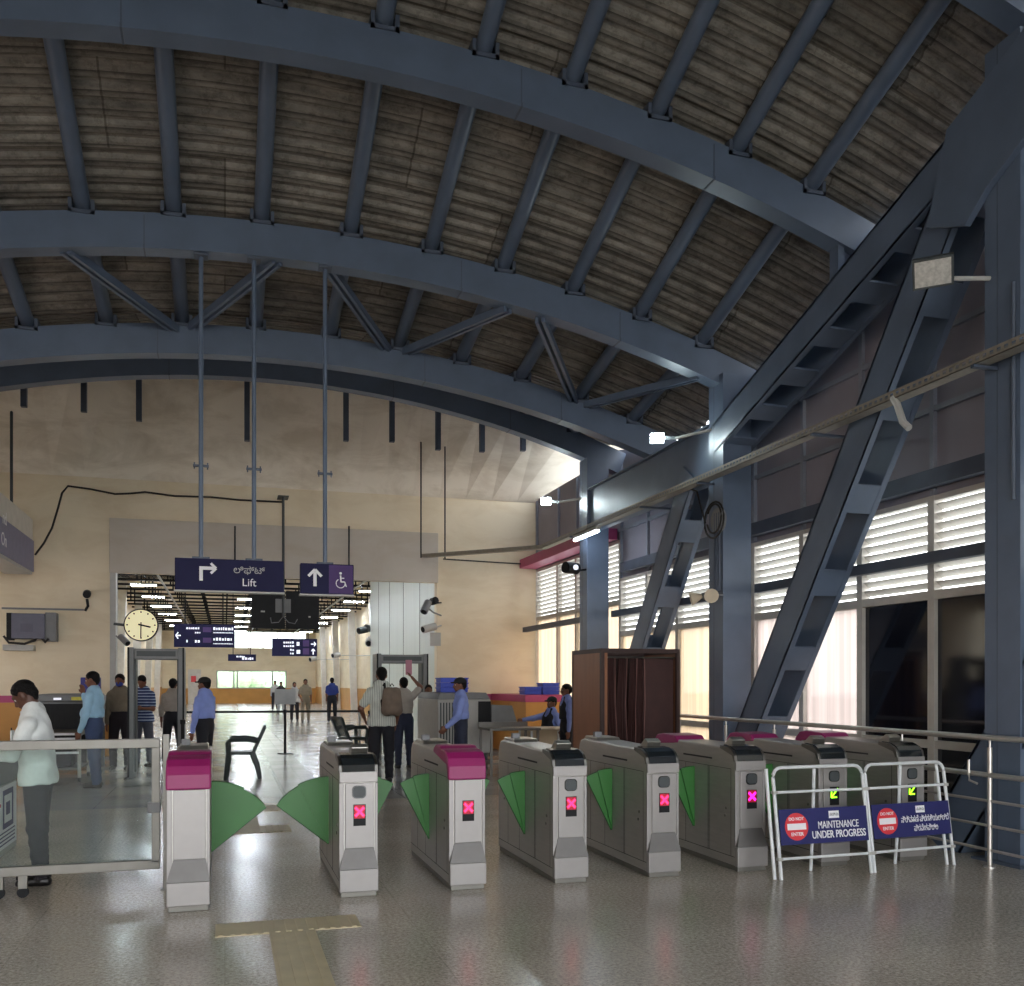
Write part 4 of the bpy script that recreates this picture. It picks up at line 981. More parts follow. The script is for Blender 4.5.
a, b = onY(300, 594, YS), onY(353, 565.5, YS); W, H = b.x - a.x, b.z - a.z
s2 = thing('direction_sign', 'small hanging sign with an up arrow and a wheelchair symbol', 'sign', (a.x, YS, a.z), 0)
MB().box(0, W, -.07, .07, 0, H).build('sign_box', M_NAVYD, s2, bevel=.008)
MB().box(-.008, W + .008, -.075, .075, -.02, 0).build('trim_strip', M_LGREY, s2)
MB().box(W * .53, W - .01, -.072, -.07, .012, H - .012).build('purple_panel', M_PURP, s2)
ar = MB(); cx = W * .27
ar.box(cx - .02, cx + .02, -.073, -.0705, H * .25, H * .72)
for sx in (-1, 1): ar.bar((cx, -.0717, H * .80), (cx + sx * .08, -.0717, H * .58), .034, .0025, up=(0, 1, 0))
ar.build('arrow', M_WTXT, s2)
wc = MB(); wx, wz = W * .75, H * .42
wc.tube((wx, -.0755, wz + .105), (wx, -.072, wz + .105), .016, 12)
wc.bar((wx, -.0737, wz + .08), (wx + .004, -.0737, wz), .018, .003, up=(0, 1, 0)); wc.bar((wx, -.0737, wz + .045), (wx + .045, -.0737, wz + .045), .012, .003, up=(0, 1, 0))
wc.bar((wx, -.0737, wz), (wx + .05, -.0737, wz), .016, .003, up=(0, 1, 0)); wc.bar((wx + .05, -.0737, wz), (wx + .07, -.0737, wz - .06), .014, .003, up=(0, 1, 0))
wc.path([(wx + .0 + .055 * math.cos(t), -.0737, wz - .02 + .055 * math.sin(t)) for t in np.linspace(math.radians(120), math.radians(350), 14)], .006, 5)
wc.build('wheelchair_symbol', M_WTXT, s2)
pole(onY(325, 500, YS).x, YS, a.z + H, roofz(1.1, YS), 'single pole of the wheelchair sign')

# big sign at the left edge
LX = onY(34, 573, 9.6)
z0 = 0
sl = thing('direction_sign', 'large grey-topped sign box cut off by the left edge of the picture', 'sign', (0, 0, 0))
Ye = 22.0; pe = onY(34, 572, Ye); Xs = pe.x; zb_ = pe.z; zm = onY(34, 541, Ye).z; zt = onY(33, 520, Ye).z
sl.location = (Xs, Ye, zb_)
MB().box(-.6, 0, -6.5, 0, 0, zm - zb_).build('sign_face', mat('slate_sign', (120, 120, 152), .45), sl, bevel=.006)
MB().box(-.58, -.012, -6.45, -.05, zm - zb_, zt - zb_).build('upper_case', M_WHITEF, sl, bevel=.006)
MB().box(-.55, -.03, -6.4, -.04, -.06, 0).build('light_box', M_LGREY, sl)
for i, tx in enumerate(('nd', 'On')):
    text_obj(tx, .34, 'lettering', M_WTXT, sl, (.004, -2.62, (.66, .26)[i]), rz=90, align='RIGHT')
MB().tube((-.35, -.4, zt - zb_), (-.35, -.4, 7.3 - zb_), .03, 8).build('hanger', M_DGREY, sl)
MB().tube((-.35, -5.3, zt - zb_), (-.35, -5.3, roofz(Xs, Ye - 5.3) + .42 - zb_), .03, 8).build('hanger', M_DGREY, sl)

# display screens hanging in the opening
YD = 22.2
a, b = onY(251, 628, YD), onY(319, 592, YD); W, H = b.x - a.x, b.z - a.z
sd = thing('display_screen', 'pair of black display screens hanging before the opening', 'screen', (a.x, YD, a.z), 0)
MB().box(0, W / 2 - .01, -.05, .05, 0, H).build('screen_case', M_BLACK, sd, bevel=.01); MB().box(W / 2 + .01, W, -.05, .05, 0, H).build('screen_case', M_BLACK, sd, bevel=.01)
px = onY(283, 600, YD).x - a.x; pt_ = onY(283, 497, YD).z - a.z
MB().box(px - .17, px + .17, -.075, -.05, H * .42, H * .78).build('mount_plate', M_MGREY, sd)
MB().tube((px, -.1, H * .3), (px, -.1, pt_), .03, 10).build('pole', M_DGREY, sd, smooth=True)
MB().box(px - .12, px + .12, -.2, .27, pt_ - .02, pt_).build('top_plate', M_DGREY, sd)
MB().path([(px - .28, -.07, H * .28), (px - .26, -.07, H * .14), (px - .1, -.07, H * .16), (px, -.07, H * .32), (px + .12, -.07, H * .16), (px + .26, -.07, H * .13), (px + .32, -.07, H * .25)], .012, 6).build('cable_loop', M_MGREY, sd, smooth=True)
MB().box(W * .14, W * .2, -.056, -.05, H * .42, H * .46).build('label', M_LGREY, sd)
MB().box(W * .84, W * .87, -.056, -.05, H * .3, H * .34).build('label', M_LGREY, sd)
# far hall signs
def marks(m, rng, x0, x1, z, h):
    x = x0
    while x < x1 - h * .4:
        w = rng.uniform(.35, .9) * h
        m.box(x, min(x + w, x1), -.065, -.06, z, z + h * rng.uniform(.7, 1)); x += w + h * .3
def farsign(u0, u1, v0, v1, Y, label, kind):
    a, b = onY(u0, v1, Y), onY(u1, v0, Y); W, H = b.x - a.x, b.z - a.z; rg = random.Random(int(u0))
    r = thing('direction_sign', label, 'sign', (a.x, Y, a.z))
    MB().box(0, W, -.06, .06, 0, H).build('sign_box', M_NAVYD, r)
    m = MB(); p = MB()
    if kind == 'left':
        m.bar((W * .03, -.0625, H * .5), (W * .11, -.0625, H * .5), .035, .005, up=(0, 1, 0))
        for s_ in (-1, 1): m.bar((W * .03, -.0625, H * .5), (W * .07, -.0625, H * (.5 + s_ * .14)), .03, .005, up=(0, 1, 0))
        marks(m, rg, W * .2, W * .43, H * .78, H * .1); marks(m, rg, W * .34, W * .43, H * .60, H * .07); marks(m, rg, W * .2, W * .25, H * .2, H * .14); marks(m, rg, W * .34, W * .42, H * .2, H * .14)
        for z in (.66, .2): p.box(W * .47, W * .61, -.063, -.06, H * z, H * (z + .22))
        for z, h in ((.76, .13), (.62, .05), (.30, .13), (.14, .05)): marks(m, rg, W * .64, W * .97, H * z, H * h)
    elif kind == 'two':
        for z in (.72, .52, .3, .1): marks(m, rg, W * (.25 if z > .3 else .4), W * .5, H * z, H * .12)
        for z in (.56, .1): p.box(W * .68, W * .82, -.063, -.06, H * z, H * (z + .36))
        for z in (.6, .14): marks(m, rg, W * .54, W * .66, H * z, H * .24)
        m.bar((W * .86, -.0625, H * .7), (W * .97, -.0625, H * .7), .04, .005, up=(0, 1, 0)); m.bar((W * .91, -.0625, H * .1), (W * .91, -.0625, H * .4), .04, .005, up=(0, 1, 0))
        for s_ in (-1, 1): m.bar((W * .97, -.0625, H * .7), (W * .93, -.0625, H * (.7 + s_ * .12)), .035, .005, up=(0, 1, 0)); m.bar((W * .91, -.0625, H * .42), (W * (.91 + s_ * .04), -.0625, H * .3), .035, .005, up=(0, 1, 0))
    else:
        marks(m, rg, W * .3, W * .6, H * .55, H * .25); marks(m, rg, W * .5, W * .9, H * .2, H * .35)
    m.build('white_marks', M_WGLOW, r)
    if p.v: p.build('purple_panels', M_PURP, r)
    for x in (.18, .8): MB().tube((W * x, 0, H), (W * x, 0, HZ - a.z), .018, 6).build('hanger', M_BLACK, r)
farsign(174, 235, 625, 647, 27.5, 'navy hanging sign with a left arrow in the near part of the hall', 'left')
farsign(272, 317, 639, 656, 37, 'navy two-row hanging sign with right and up arrows', 'two')
farsign(228, 256, 654.5, 661, 47, 'smallest and farthest navy hanging sign', 'far')

# clock
c0 = onY(141, 625, 22.0); R = .355
ck = thing('wall_clock', 'round cream clock on a side arm at the left of the opening', 'clock', (c0.x, 22.0, c0.z), 0)
MB().tube((0, .0, 0), (0, .14, 0), R, 40).build('clock_case', M_BLACK, ck, smooth=True)
fc = MB().tube((0, -.006, 0), (0, .0, 0), R * .93, 40).build('clock_face', M_CLOCK, ck)
tk = MB()
for i in range(12):
    a = math.radians(i * 30); p0 = Vector((math.sin(a), 0, math.cos(a)))
    tk.bar(p0 * R * .74 + Vector((0, -.008, 0)), p0 * R * .84 + Vector((0, -.008, 0)), .03, .003, up=(0, 1, 0))
tk.build('hour_marks', M_BLACK, fc)
def hand(deg, l, w, back=.06):
    a = math.radians(deg); p0 = Vector((math.sin(a), 0, math.cos(a)))
    MB().bar(-p0 * back + Vector((0, -.012, 0)), p0 * l + Vector((0, -.012, 0)), w, .004, up=(0, 1, 0)).build('clock_hand', M_BLACK, fc)
hand(103, .2, .035); hand(181, .28, .024)
MB().tube((-R, .07, 0), (OX0 + .1 - c0.x, .07, .02), .03, 8).build('side_arm', M_DGREY, ck)
# junction box unit on the left wall
a, b = onY(10, 641, 22.3), onY(57, 612, 22.3)
jb = thing('equipment_cabinet', 'grey wall cabinet with cables on the cream wall at the left', 'cabinet', (a.x, 22.5, a.z)); W, H = b.x - a.x, b.z - a.z
MB().box(.05, W * .76, -.34, 0, .05, H - .05).build('cabinet_door', mat('blue_grey_cabinet', (96, 98, 116), .5), jb, bevel=.01)
MB().box(W * .76, W, -.3, 0, 0, H - .02).build('vented_side', M_MGREY, jb, bevel=.01)
MB().box(-.06, .05, -.25, 0, .02, H - .04).build('black_unit', M_BLACK, jb)
MB().box(W * .25, W * .52, -.35, -.34, H * .3, H * .58).build('cover_plate', mat('blue_grey_plate', (86, 88, 106), .5), jb)
cb = MB(); cb.path([(-.1, -.3, .1), (0, -.32, -.04), (.3, -.32, -.06), (.5, -.3, .02), (.56, -.3, .1)], .025, 8); cb.path([(.62, -.3, .08), (.7, -.3, -.02), (.76, -.3, .06)], .03, 8)
cb.build('cable', M_CABLE, jb, smooth=True)
MB().box(-.12, .46, -.3, 0, -.2, -.08).build('cable_trough', M_LGREY, jb)
tag(MB().box(onY(2, 608, WY).x, onY(84, 608, WY).x, WY - .03, WY, onY(40, 609, WY).z - .02, onY(40, 609, WY).z + .02).build('wall_conduit', M_MGREY), 'thin horizontal conduit above the grey wall cabinet', 'conduit')
# wall loop cable
pts = [(35, 555), (44, 543), (52, 528), (58, 508), (62, 493), (68, 486), (90, 489), (115, 494), (130, 493.5), (145, 492), (175, 496), (210, 497), (240, 500), (282, 502)]
m = MB(); m.path([onY(u, v, 22.42) for u, v in pts], .022, 6)
tag(m.build('wall_cable', M_CABLE, smooth=True), 'black cable swooping across the cream wall above the opening', 'cable')
# cameras
def cctv(p, d, label, mnt, body=None, L=.3, r=.06, wall=None):
    body = body or M_LGREY
    t = thing('security_camera', label, 'camera', p, 0, 'security cameras')
    d = Vector(d).normalized()
    MB().tube(-d * L * .5, d * L * .5, r, 12).build('camera_body', body, t, smooth=True)
    MB().tube(d * L * .5, d * (L * .5 + .01), r * .75, 12).build('lens', M_BLACK, t)
    MB().path([Vector(mnt) - Vector(p), (Vector(mnt) - Vector(p)) * .5 + Vector((0, 0, -.03)), (0, 0, 0)], .02, 6).build('bracket', body, t)
    return t
p = onY(87, 594, 22.3); cctv(p, (.1, -1, -.2), 'round black camera on the cream wall left of the opening', (p.x, 22.5, p.z), M_BLACK, .2, .085)
p = onY(86.5, 603, 22.42); tag(MB().path([onY(87, 599, 22.42), onY(88, 606, 22.42), onY(85, 611, 22.42)], .03, 6).build('camera_cable', M_BLACK, smooth=True), 'short black cable under the round camera', 'cable')
px = OX1 + .1
p = onY(426, 607, 21.9); cctv(p, (-.4, -.5, -.7), 'upper bullet camera on the right side of the opening', (px, 22.5, p.z - .15), M_MGREY, .34, .09)
p = onY(434, 601, 22.1); cctv(p, (.3, -.8, .1), 'small black camera above the bullet camera', (px, 22.5, p.z), M_BLACK, .16, .09)
p = onY(429, 628, 21.9); cctv(p, (-.9, -.4, -.25), 'lower pale bullet camera on the right side of the opening', (px, 22.5, p.z + .1), M_LGREY, .36, .09)
p = onY(430, 639, 22.4); tag(MB().box(p.x + .02, p.x + .28, 22.46, 22.5, p.z - .16, p.z + .16).build('small_notice', M_LGREY), 'small pale notice under the opening cameras', 'notice')
for i, (u, v) in enumerate(((363, 630), (370, 632))):
    p = onY(u, v, 33.6); p.z += i * .12; cctv(p, ((-.8, -.5, -.2), (.6, -.6, -.2))[i], ('left', 'right')[i] + ' one of two cameras hanging at the partition end', (4.9, 33.6, p.z + .1), M_DGREY, .4, .12)
p = onY(369, 642, 33.6); cctv(p, (-.2, -.9, -.3), 'lowest camera hanging at the partition end', (4.9, 33.6, p.z + .2), M_LGREY, .4, .13)
p = onY(336, 655, 45); cctv(p, (-.8, -.5, -.2), 'small camera on the right hall wall', (6.9, 45, p.z), M_LGREY, .4, .12)
p = onY(313, 659, 55); cctv(p, (-.8, -.5, -.2), 'tiny camera farther along the right hall wall', (6.9, 55, p.z), M_LGREY, .4, .14)
p = onX(573, 568, 6.6); p = onY(571, 568, 16.7); cctv(p, (-.9, -.4, 0), 'black camera with white ring on the far column', (6.6, 16.85, p.z), M_BLACK, .3, .11)
tag(MB().tube((p.x + .05, p.y - .13, p.z), (p.x + .05, p.y - .12, p.z), .05, 16).build('camera_ring', M_WGLOW), 'white ring light on the black column camera', 'light')
p = onY(124, 640, 22.3); cctv(p, (.5, -.6, -.5), 'small camera under the clock arm', (OX0 + .1, 22.5, p.z + .1), M_MGREY, .3, .07)

# cable tray
TX, TZ = 6.42, 4.42
tr = thing('cable_tray', 'long perforated cable tray running past the columns', 'cable tray', (TX, 5.2, TZ))
Lt = 13.6
MB().box(-.075, .075, 0, Lt, 0, .008).build('tray_floor', M_TRAY, tr)
sd_ = MB(); 
for x in (-.075, .071): sd_.box(x, x + .004, 0, Lt, .06, .085); sd_.box(x, x + .004, 0, Lt, 0, .025)
n = int(Lt / .08)
for i in range(n):
    for x in (-.075, .071): sd_.box(x, x + .004, i * .08, i * .08 + .035, .025, .06)
sd_.build('perforated_side', M_TRAY, tr)
MB().box(-.06, .06, 0, Lt, .01, .05).build('cable_bundle', M_MGREY, tr)
for y in (1.6, 4.0, 6.7, 8.6, 11.8):
    MB().box(-.09, .175 if y in (1.6, 6.7, 11.8) else 1.02, y, y + .04, -.03, 0).build('support_arm', M_STEELD, tr)
q0, q1 = Vector((TX, 18.75, TZ + .03)), onY(424, 556, 21.7)
tag(MB().bar(q0, q1, .15, .08).build('cable_tray', M_TRAY), 'grey tray turning left across the front of the cream wall', 'cable tray')
for u, v0, w, in ((445, 416, 'long'), (421, 505, 'short')):
    a = onY(u, v0, 21.7) 
    zt = 6.11 + (22.48 - 21.7) / 1.48 * (roofz(a.x, 21.0) + ARCH_H + .28 - 6.11)
    tag(MB().tube((a.x, 21.7, onY(430, 556, 21.7).z - .05), (a.x, 21.7, zt), .018, 6).build('hanging_rod', M_CABLE), w + ' thin rod holding the turned end of the cable tray', 'rod')
tag(MB().path([onY(443, 559, 22.3), onY(490, 562, 22.3), onY(540, 565, 22.3)], .018, 6).build('wall_conduit', M_CABLE), 'thin dark pipe along the cream wall below the tray', 'pipe')
# white bent conduit at the tray
m = MB(); m.path([onX(893, 398, 6.36), onX(897, 404, 6.36), onX(903, 422, 6.36), onX(909, 428, 6.36)], .035, 8)
tag(m.build('bent_conduit', M_LGREY, smooth=True), 'short curved white duct hooked on the cable tray', 'duct')
# tube lamp under the tray
tl = thing('tube_lamp', 'lit white tube lamp under the far end of the cable tray', 'lamp', (6.40, 15.75, 4.32))
MB().box(-.04, .04, 0, 1.2, .03, .09).build('housing', M_LGREY, tl); MB().tube((0, .02, .01), (0, 1.18, .01), .03, 10).build('tube', M_TUBEL, tl, smooth=True)
# flood lamps
def flood(p, mount, label, lit, d):
    t = thing('flood_lamp', label, 'flood lamp', p, 0, 'flood lamps on the columns'); d = Vector(d).normalized()
    a, b, dd = basis(d)
    def plate(o0, o1, hw, hh, nm, m_, par):
        if lit: hw, hh = hw * .62, hh * .62
        return MB().bar(d * o0, d * o1, hw * 2, hh * 2).build(nm, m_, par)
    h = plate(-.05, .03, .17, .13, 'lamp_housing', M_DGREY if not lit else M_MGREY, t)
    plate(.03, .036, .15, .11, 'lamp_lens', M_FLOODL if lit else M_FLOODO, h)
    mv = Vector(mount) - Vector(p)
    MB().bar(d * -.05, Vector((0, 0, 0)) - d * .05 + mv * .35 + Vector((0, 0, -.05)), .03, .05).build('yoke', M_DGREY, t)
    MB().tube(-d * .05 + mv * .35 + Vector((0, 0, -.05)), mv, .022, 8).build('arm', M_LGREY, t)
    return t
p = onX(933, 272, 6.1); flood(p, (6.62, 6.9, p.z - .05), 'unlit flood lamp on an arm at the upper right', False, (-.6, -.65, -.6))
p = onX(657, 438, 6.1); flood(p, (6.62, 12.0, p.z - .02), 'lit flood lamp near the middle column head', True, (-.35, -.85, -.35))
p = onX(546, 501, 6.2); flood(p, (6.62, 17.1, p.z - .1), 'lit flood lamp near the corner of the cream wall', True, (-.35, -.85, -.35))
# horn loudspeakers on the middle column
for i, (u, v) in enumerate(((702, 596), (710, 594))):
    p = onX(u, v, 6.35); t = thing('horn_speaker', ('left', 'right')[i] + ' cream horn speaker on the middle column', 'loudspeaker', p, 0, 'pair of horn speakers')
    dd = Vector(((-.9, .35, -.25), (-.35, -.9, -.25))[i]).normalized()
    MB().tube((0, 0, 0), dd * .16, .03, 12, .1).build('horn', mat('cream_horn', (206, 192, 168), .5), t, smooth=True)
    MB().tube(dd * -.08, (0, 0, 0), .045, 10).build('driver', M_MGREY, t); MB().tube((0, 0, 0), (6.6 - p.x, .1, 0), .015, 6).build('bracket', M_MGREY, t)
m = MB()
for dy in (0, .06, .12): m.path([onX(716, 512, 6.5) + Vector((.05, dy, 0)), onX(716, 540, 6.5) + Vector((.05, dy, 0)), onX(716, 590, 6.5) + Vector((.05, dy, 0))], .016, 6)
tag(m.build('column_conduits', M_STEELD), 'bundle of dark conduits down the middle column', 'conduit')
c0 = onX(714, 520, 6.5)
m = MB(); m.path([c0 + Vector((0, .27 * math.cos(t), .25 * math.sin(t))) for t in np.linspace(0, 2 * math.pi, 22)], .014, 6); m.path([c0 + Vector((0, .2 * math.cos(t), .2 * math.sin(t) + .02)) for t in np.linspace(.5, 6, 20)], .014, 6)
m.path([c0 + Vector((0, .25, .0)), c0 + Vector((0, .5, .5)), c0 + Vector((.05, .9, .62))], .014, 6)
tag(m.build('cable_coil', M_CABLE, smooth=True), 'coil of black cable hung on the middle column', 'cable')
tag(MB().tube(c0 + Vector((.04, 0, 0)), c0 + Vector((.10, 0, 0)), .17, 18).build('round_bracket', M_MGREY), 'round grey plate behind the cable coil', 'bracket')
m = MB(); m.tube((6.585, 6.62, 3.2), (6.585, 6.62, 5.1), .018, 8)
tag(m.build('column_conduit', M_STEELD), 'thin conduit down the rightmost column below the flood lamp', 'conduit')
# fire extinguisher on the hall dado
p = onX(355.5, 694, 6.9)
fe = thing('fire_extinguisher', 'red fire extinguisher hung on the right hall wall', 'fire extinguisher', (6.72, p.y, .45))
MB().tube((0, 0, 0), (0, 0, .55), .12, 14).build('cylinder', M_RED, fe, smooth=True); MB().tube((0, 0, .55), (0, 0, .68), .04, 8).build('valve', M_BLACK, fe); MB().path([(0, -.05, .62), (0, -.16, .5), (0, -.14, .2)], .02, 6).build('hose', M_BLACK, fe)
MB().box(.1, .23, -.05, .05, .2, .4).build('wall_bracket', M_MGREY, fe)
# ------------------------------------------------------------ people (smooth field surfaces, one continuous body each)
def surface(fn, lo, hi, h):
    lo = np.array(lo) - 2 * h; hi = np.array(hi) + 2 * h
    n = np.maximum(4, np.ceil((hi - lo) / h).astype(int) + 1)
    ax = [lo[i] + h * np.arange(n[i]) for i in range(3)]
    G = np.stack(np.meshgrid(*ax, indexing='ij'), -1).reshape(-1, 3)
    V = fn(G).reshape(n)
    ins = V < 0
    c = np.zeros(tuple(n - 1), int)
    for dx in (0, 1):
        for dy in (0, 1):
            for dz in (0, 1): c += ins[dx:n[0] - 1 + dx, dy:n[1] - 1 + dy, dz:n[2] - 1 + dz]
    act = (c > 0) & (c < 8); idx = -np.ones(act.shape, int); I = np.argwhere(act); idx[act] = np.arange(len(I))
    acc = np.zeros((len(I), 3)); cnt = np.zeros(len(I))
    cor = [(a, b, d) for a in (0, 1) for b in (0, 1) for d in (0, 1)]
    for p in cor:
        for k in range(3):
            if p[k] == 1: continue
            q = list(p); q[k] = 1; q = tuple(q)
            va = V[I[:, 0] + p[0], I[:, 1] + p[1], I[:, 2] + p[2]]; vb = V[I[:, 0] + q[0], I[:, 1] + q[1], I[:, 2] + q[2]]
            m = (va < 0) != (vb < 0); t = np.where(m, va / np.where(va - vb == 0, 1, va - vb), 0)
            pos = np.array(p, float)[None] + t[:, None] * (np.array(q) - np.array(p))[None]
            acc[m] += pos[m]; cnt[m] += 1
    P = (I + acc / cnt[:, None]) * h + lo
    F = []
    for k in range(3):
        a, b = [(1, 2), (2, 0), (0, 1)][k]
        s0 = [slice(None)] * 3; s1 = [slice(None)] * 3; s0[k] = slice(0, n[k] - 1); s1[k] = slice(1, n[k])
        A = ins[tuple(s0)]; B = ins[tuple(s1)]; D = A != B
        E = np.argwhere(D); E = E[(E[:, a] > 0) & (E[:, b] > 0) & (E[:, a] < n[a] - 1) & (E[:, b] < n[b] - 1)]
        if not len(E): continue
        def cell(da, db):
            e = E.copy(); e[:, a] -= da; e[:, b] -= db; return idx[e[:, 0], e[:, 1], e[:, 2]]
        q = np.stack([cell(1, 1), cell(0, 1), cell(0, 0), cell(1, 0)], 1)
        fl = ~A[E[:, 0], E[:, 1], E[:, 2]]; q[fl] = q[fl][:, ::-1]; F.append(q)
    return P, np.concatenate(F)
def smin(a, b, k):
    hh = np.clip(.5 + .5 * (b - a) / k, 0, 1); return b * (1 - hh) + a * hh - k * hh * (1 - hh)
def seg(G, a, b, ra, rb, flat=1.0, fdir=None):
    a = np.array(a, float); b = np.array(b, float); X = G - a; ab = b - a
    if flat != 1.0:
        fd = np.array(fdir, float); fd /= np.linalg.norm(fd)
        X = X + np.outer(X @ fd, fd) * (1 / flat - 1); ab = ab + fd * (ab @ fd) * (1 / flat - 1)
    t = np.clip((X @ ab) / max(1e-9, ab @ ab), 0, 1)
    d = np.linalg.norm(X - t[:, None] * ab, axis=1) - (ra + (rb - ra) * t)
    return d * (flat if flat < 1 else 1) if flat != 1.0 else d
def ellf(G, c, r, R=None):
    X = G - np.array(c, float)
    if R is not None: X = X @ np.array(R)
    r = np.array(r, float); k = np.linalg.norm(X / r, axis=1); return (k - 1) * r.min() * .95
def field(G, prims, k=.03):
    out = None
    for p in prims:
        d = seg(G, *p[1:]) if p[0] == 's' else ellf(G, *p[1:])
        out = d if out is None else smin(out, d, k)
    return out
def pbounds(prims, pad=.03):
    P = []
    for p in prims:
        if p[0] == 's': P += [np.array(p[1]) - max(p[3], p[4]), np.array(p[1]) + max(p[3], p[4]), np.array(p[2]) - max(p[3], p[4]), np.array(p[2]) + max(p[3], p[4])]
        else: P += [np.array(p[1]) - max(p[2]), np.array(p[1]) + max(p[2])]
    P = np.array(P); return P.min(0) - pad, P.max(0) + pad
def mesh_of(parts, name, m_, parent):
    V = []; F = []; n = 0
    for P, Q in parts: V.append(P); F.append(Q + n); n += len(P)
    V = np.concatenate(V); F = np.concatenate(F)
    me = bpy.data.meshes.new(name); me.from_pydata(V.tolist(), [], F.tolist()); me.materials.append(m_)
    for p in me.polygons: p.use_smooth = True
    o = bpy.data.objects.new(name, me); COL.objects.link(o); o.parent = parent; return o
def rotm(yaw=0, pitch=0, roll=0):     # yaw about z (left +), pitch forward-down +
    return np.array(Matrix.Rotation(math.radians(yaw), 3, 'Z') @ Matrix.Rotation(math.radians(-pitch), 3, 'X') @ Matrix.Rotation(math.radians(roll), 3, 'Y'))
def U(v): v = np.array(v, float); return v / np.linalg.norm(v)

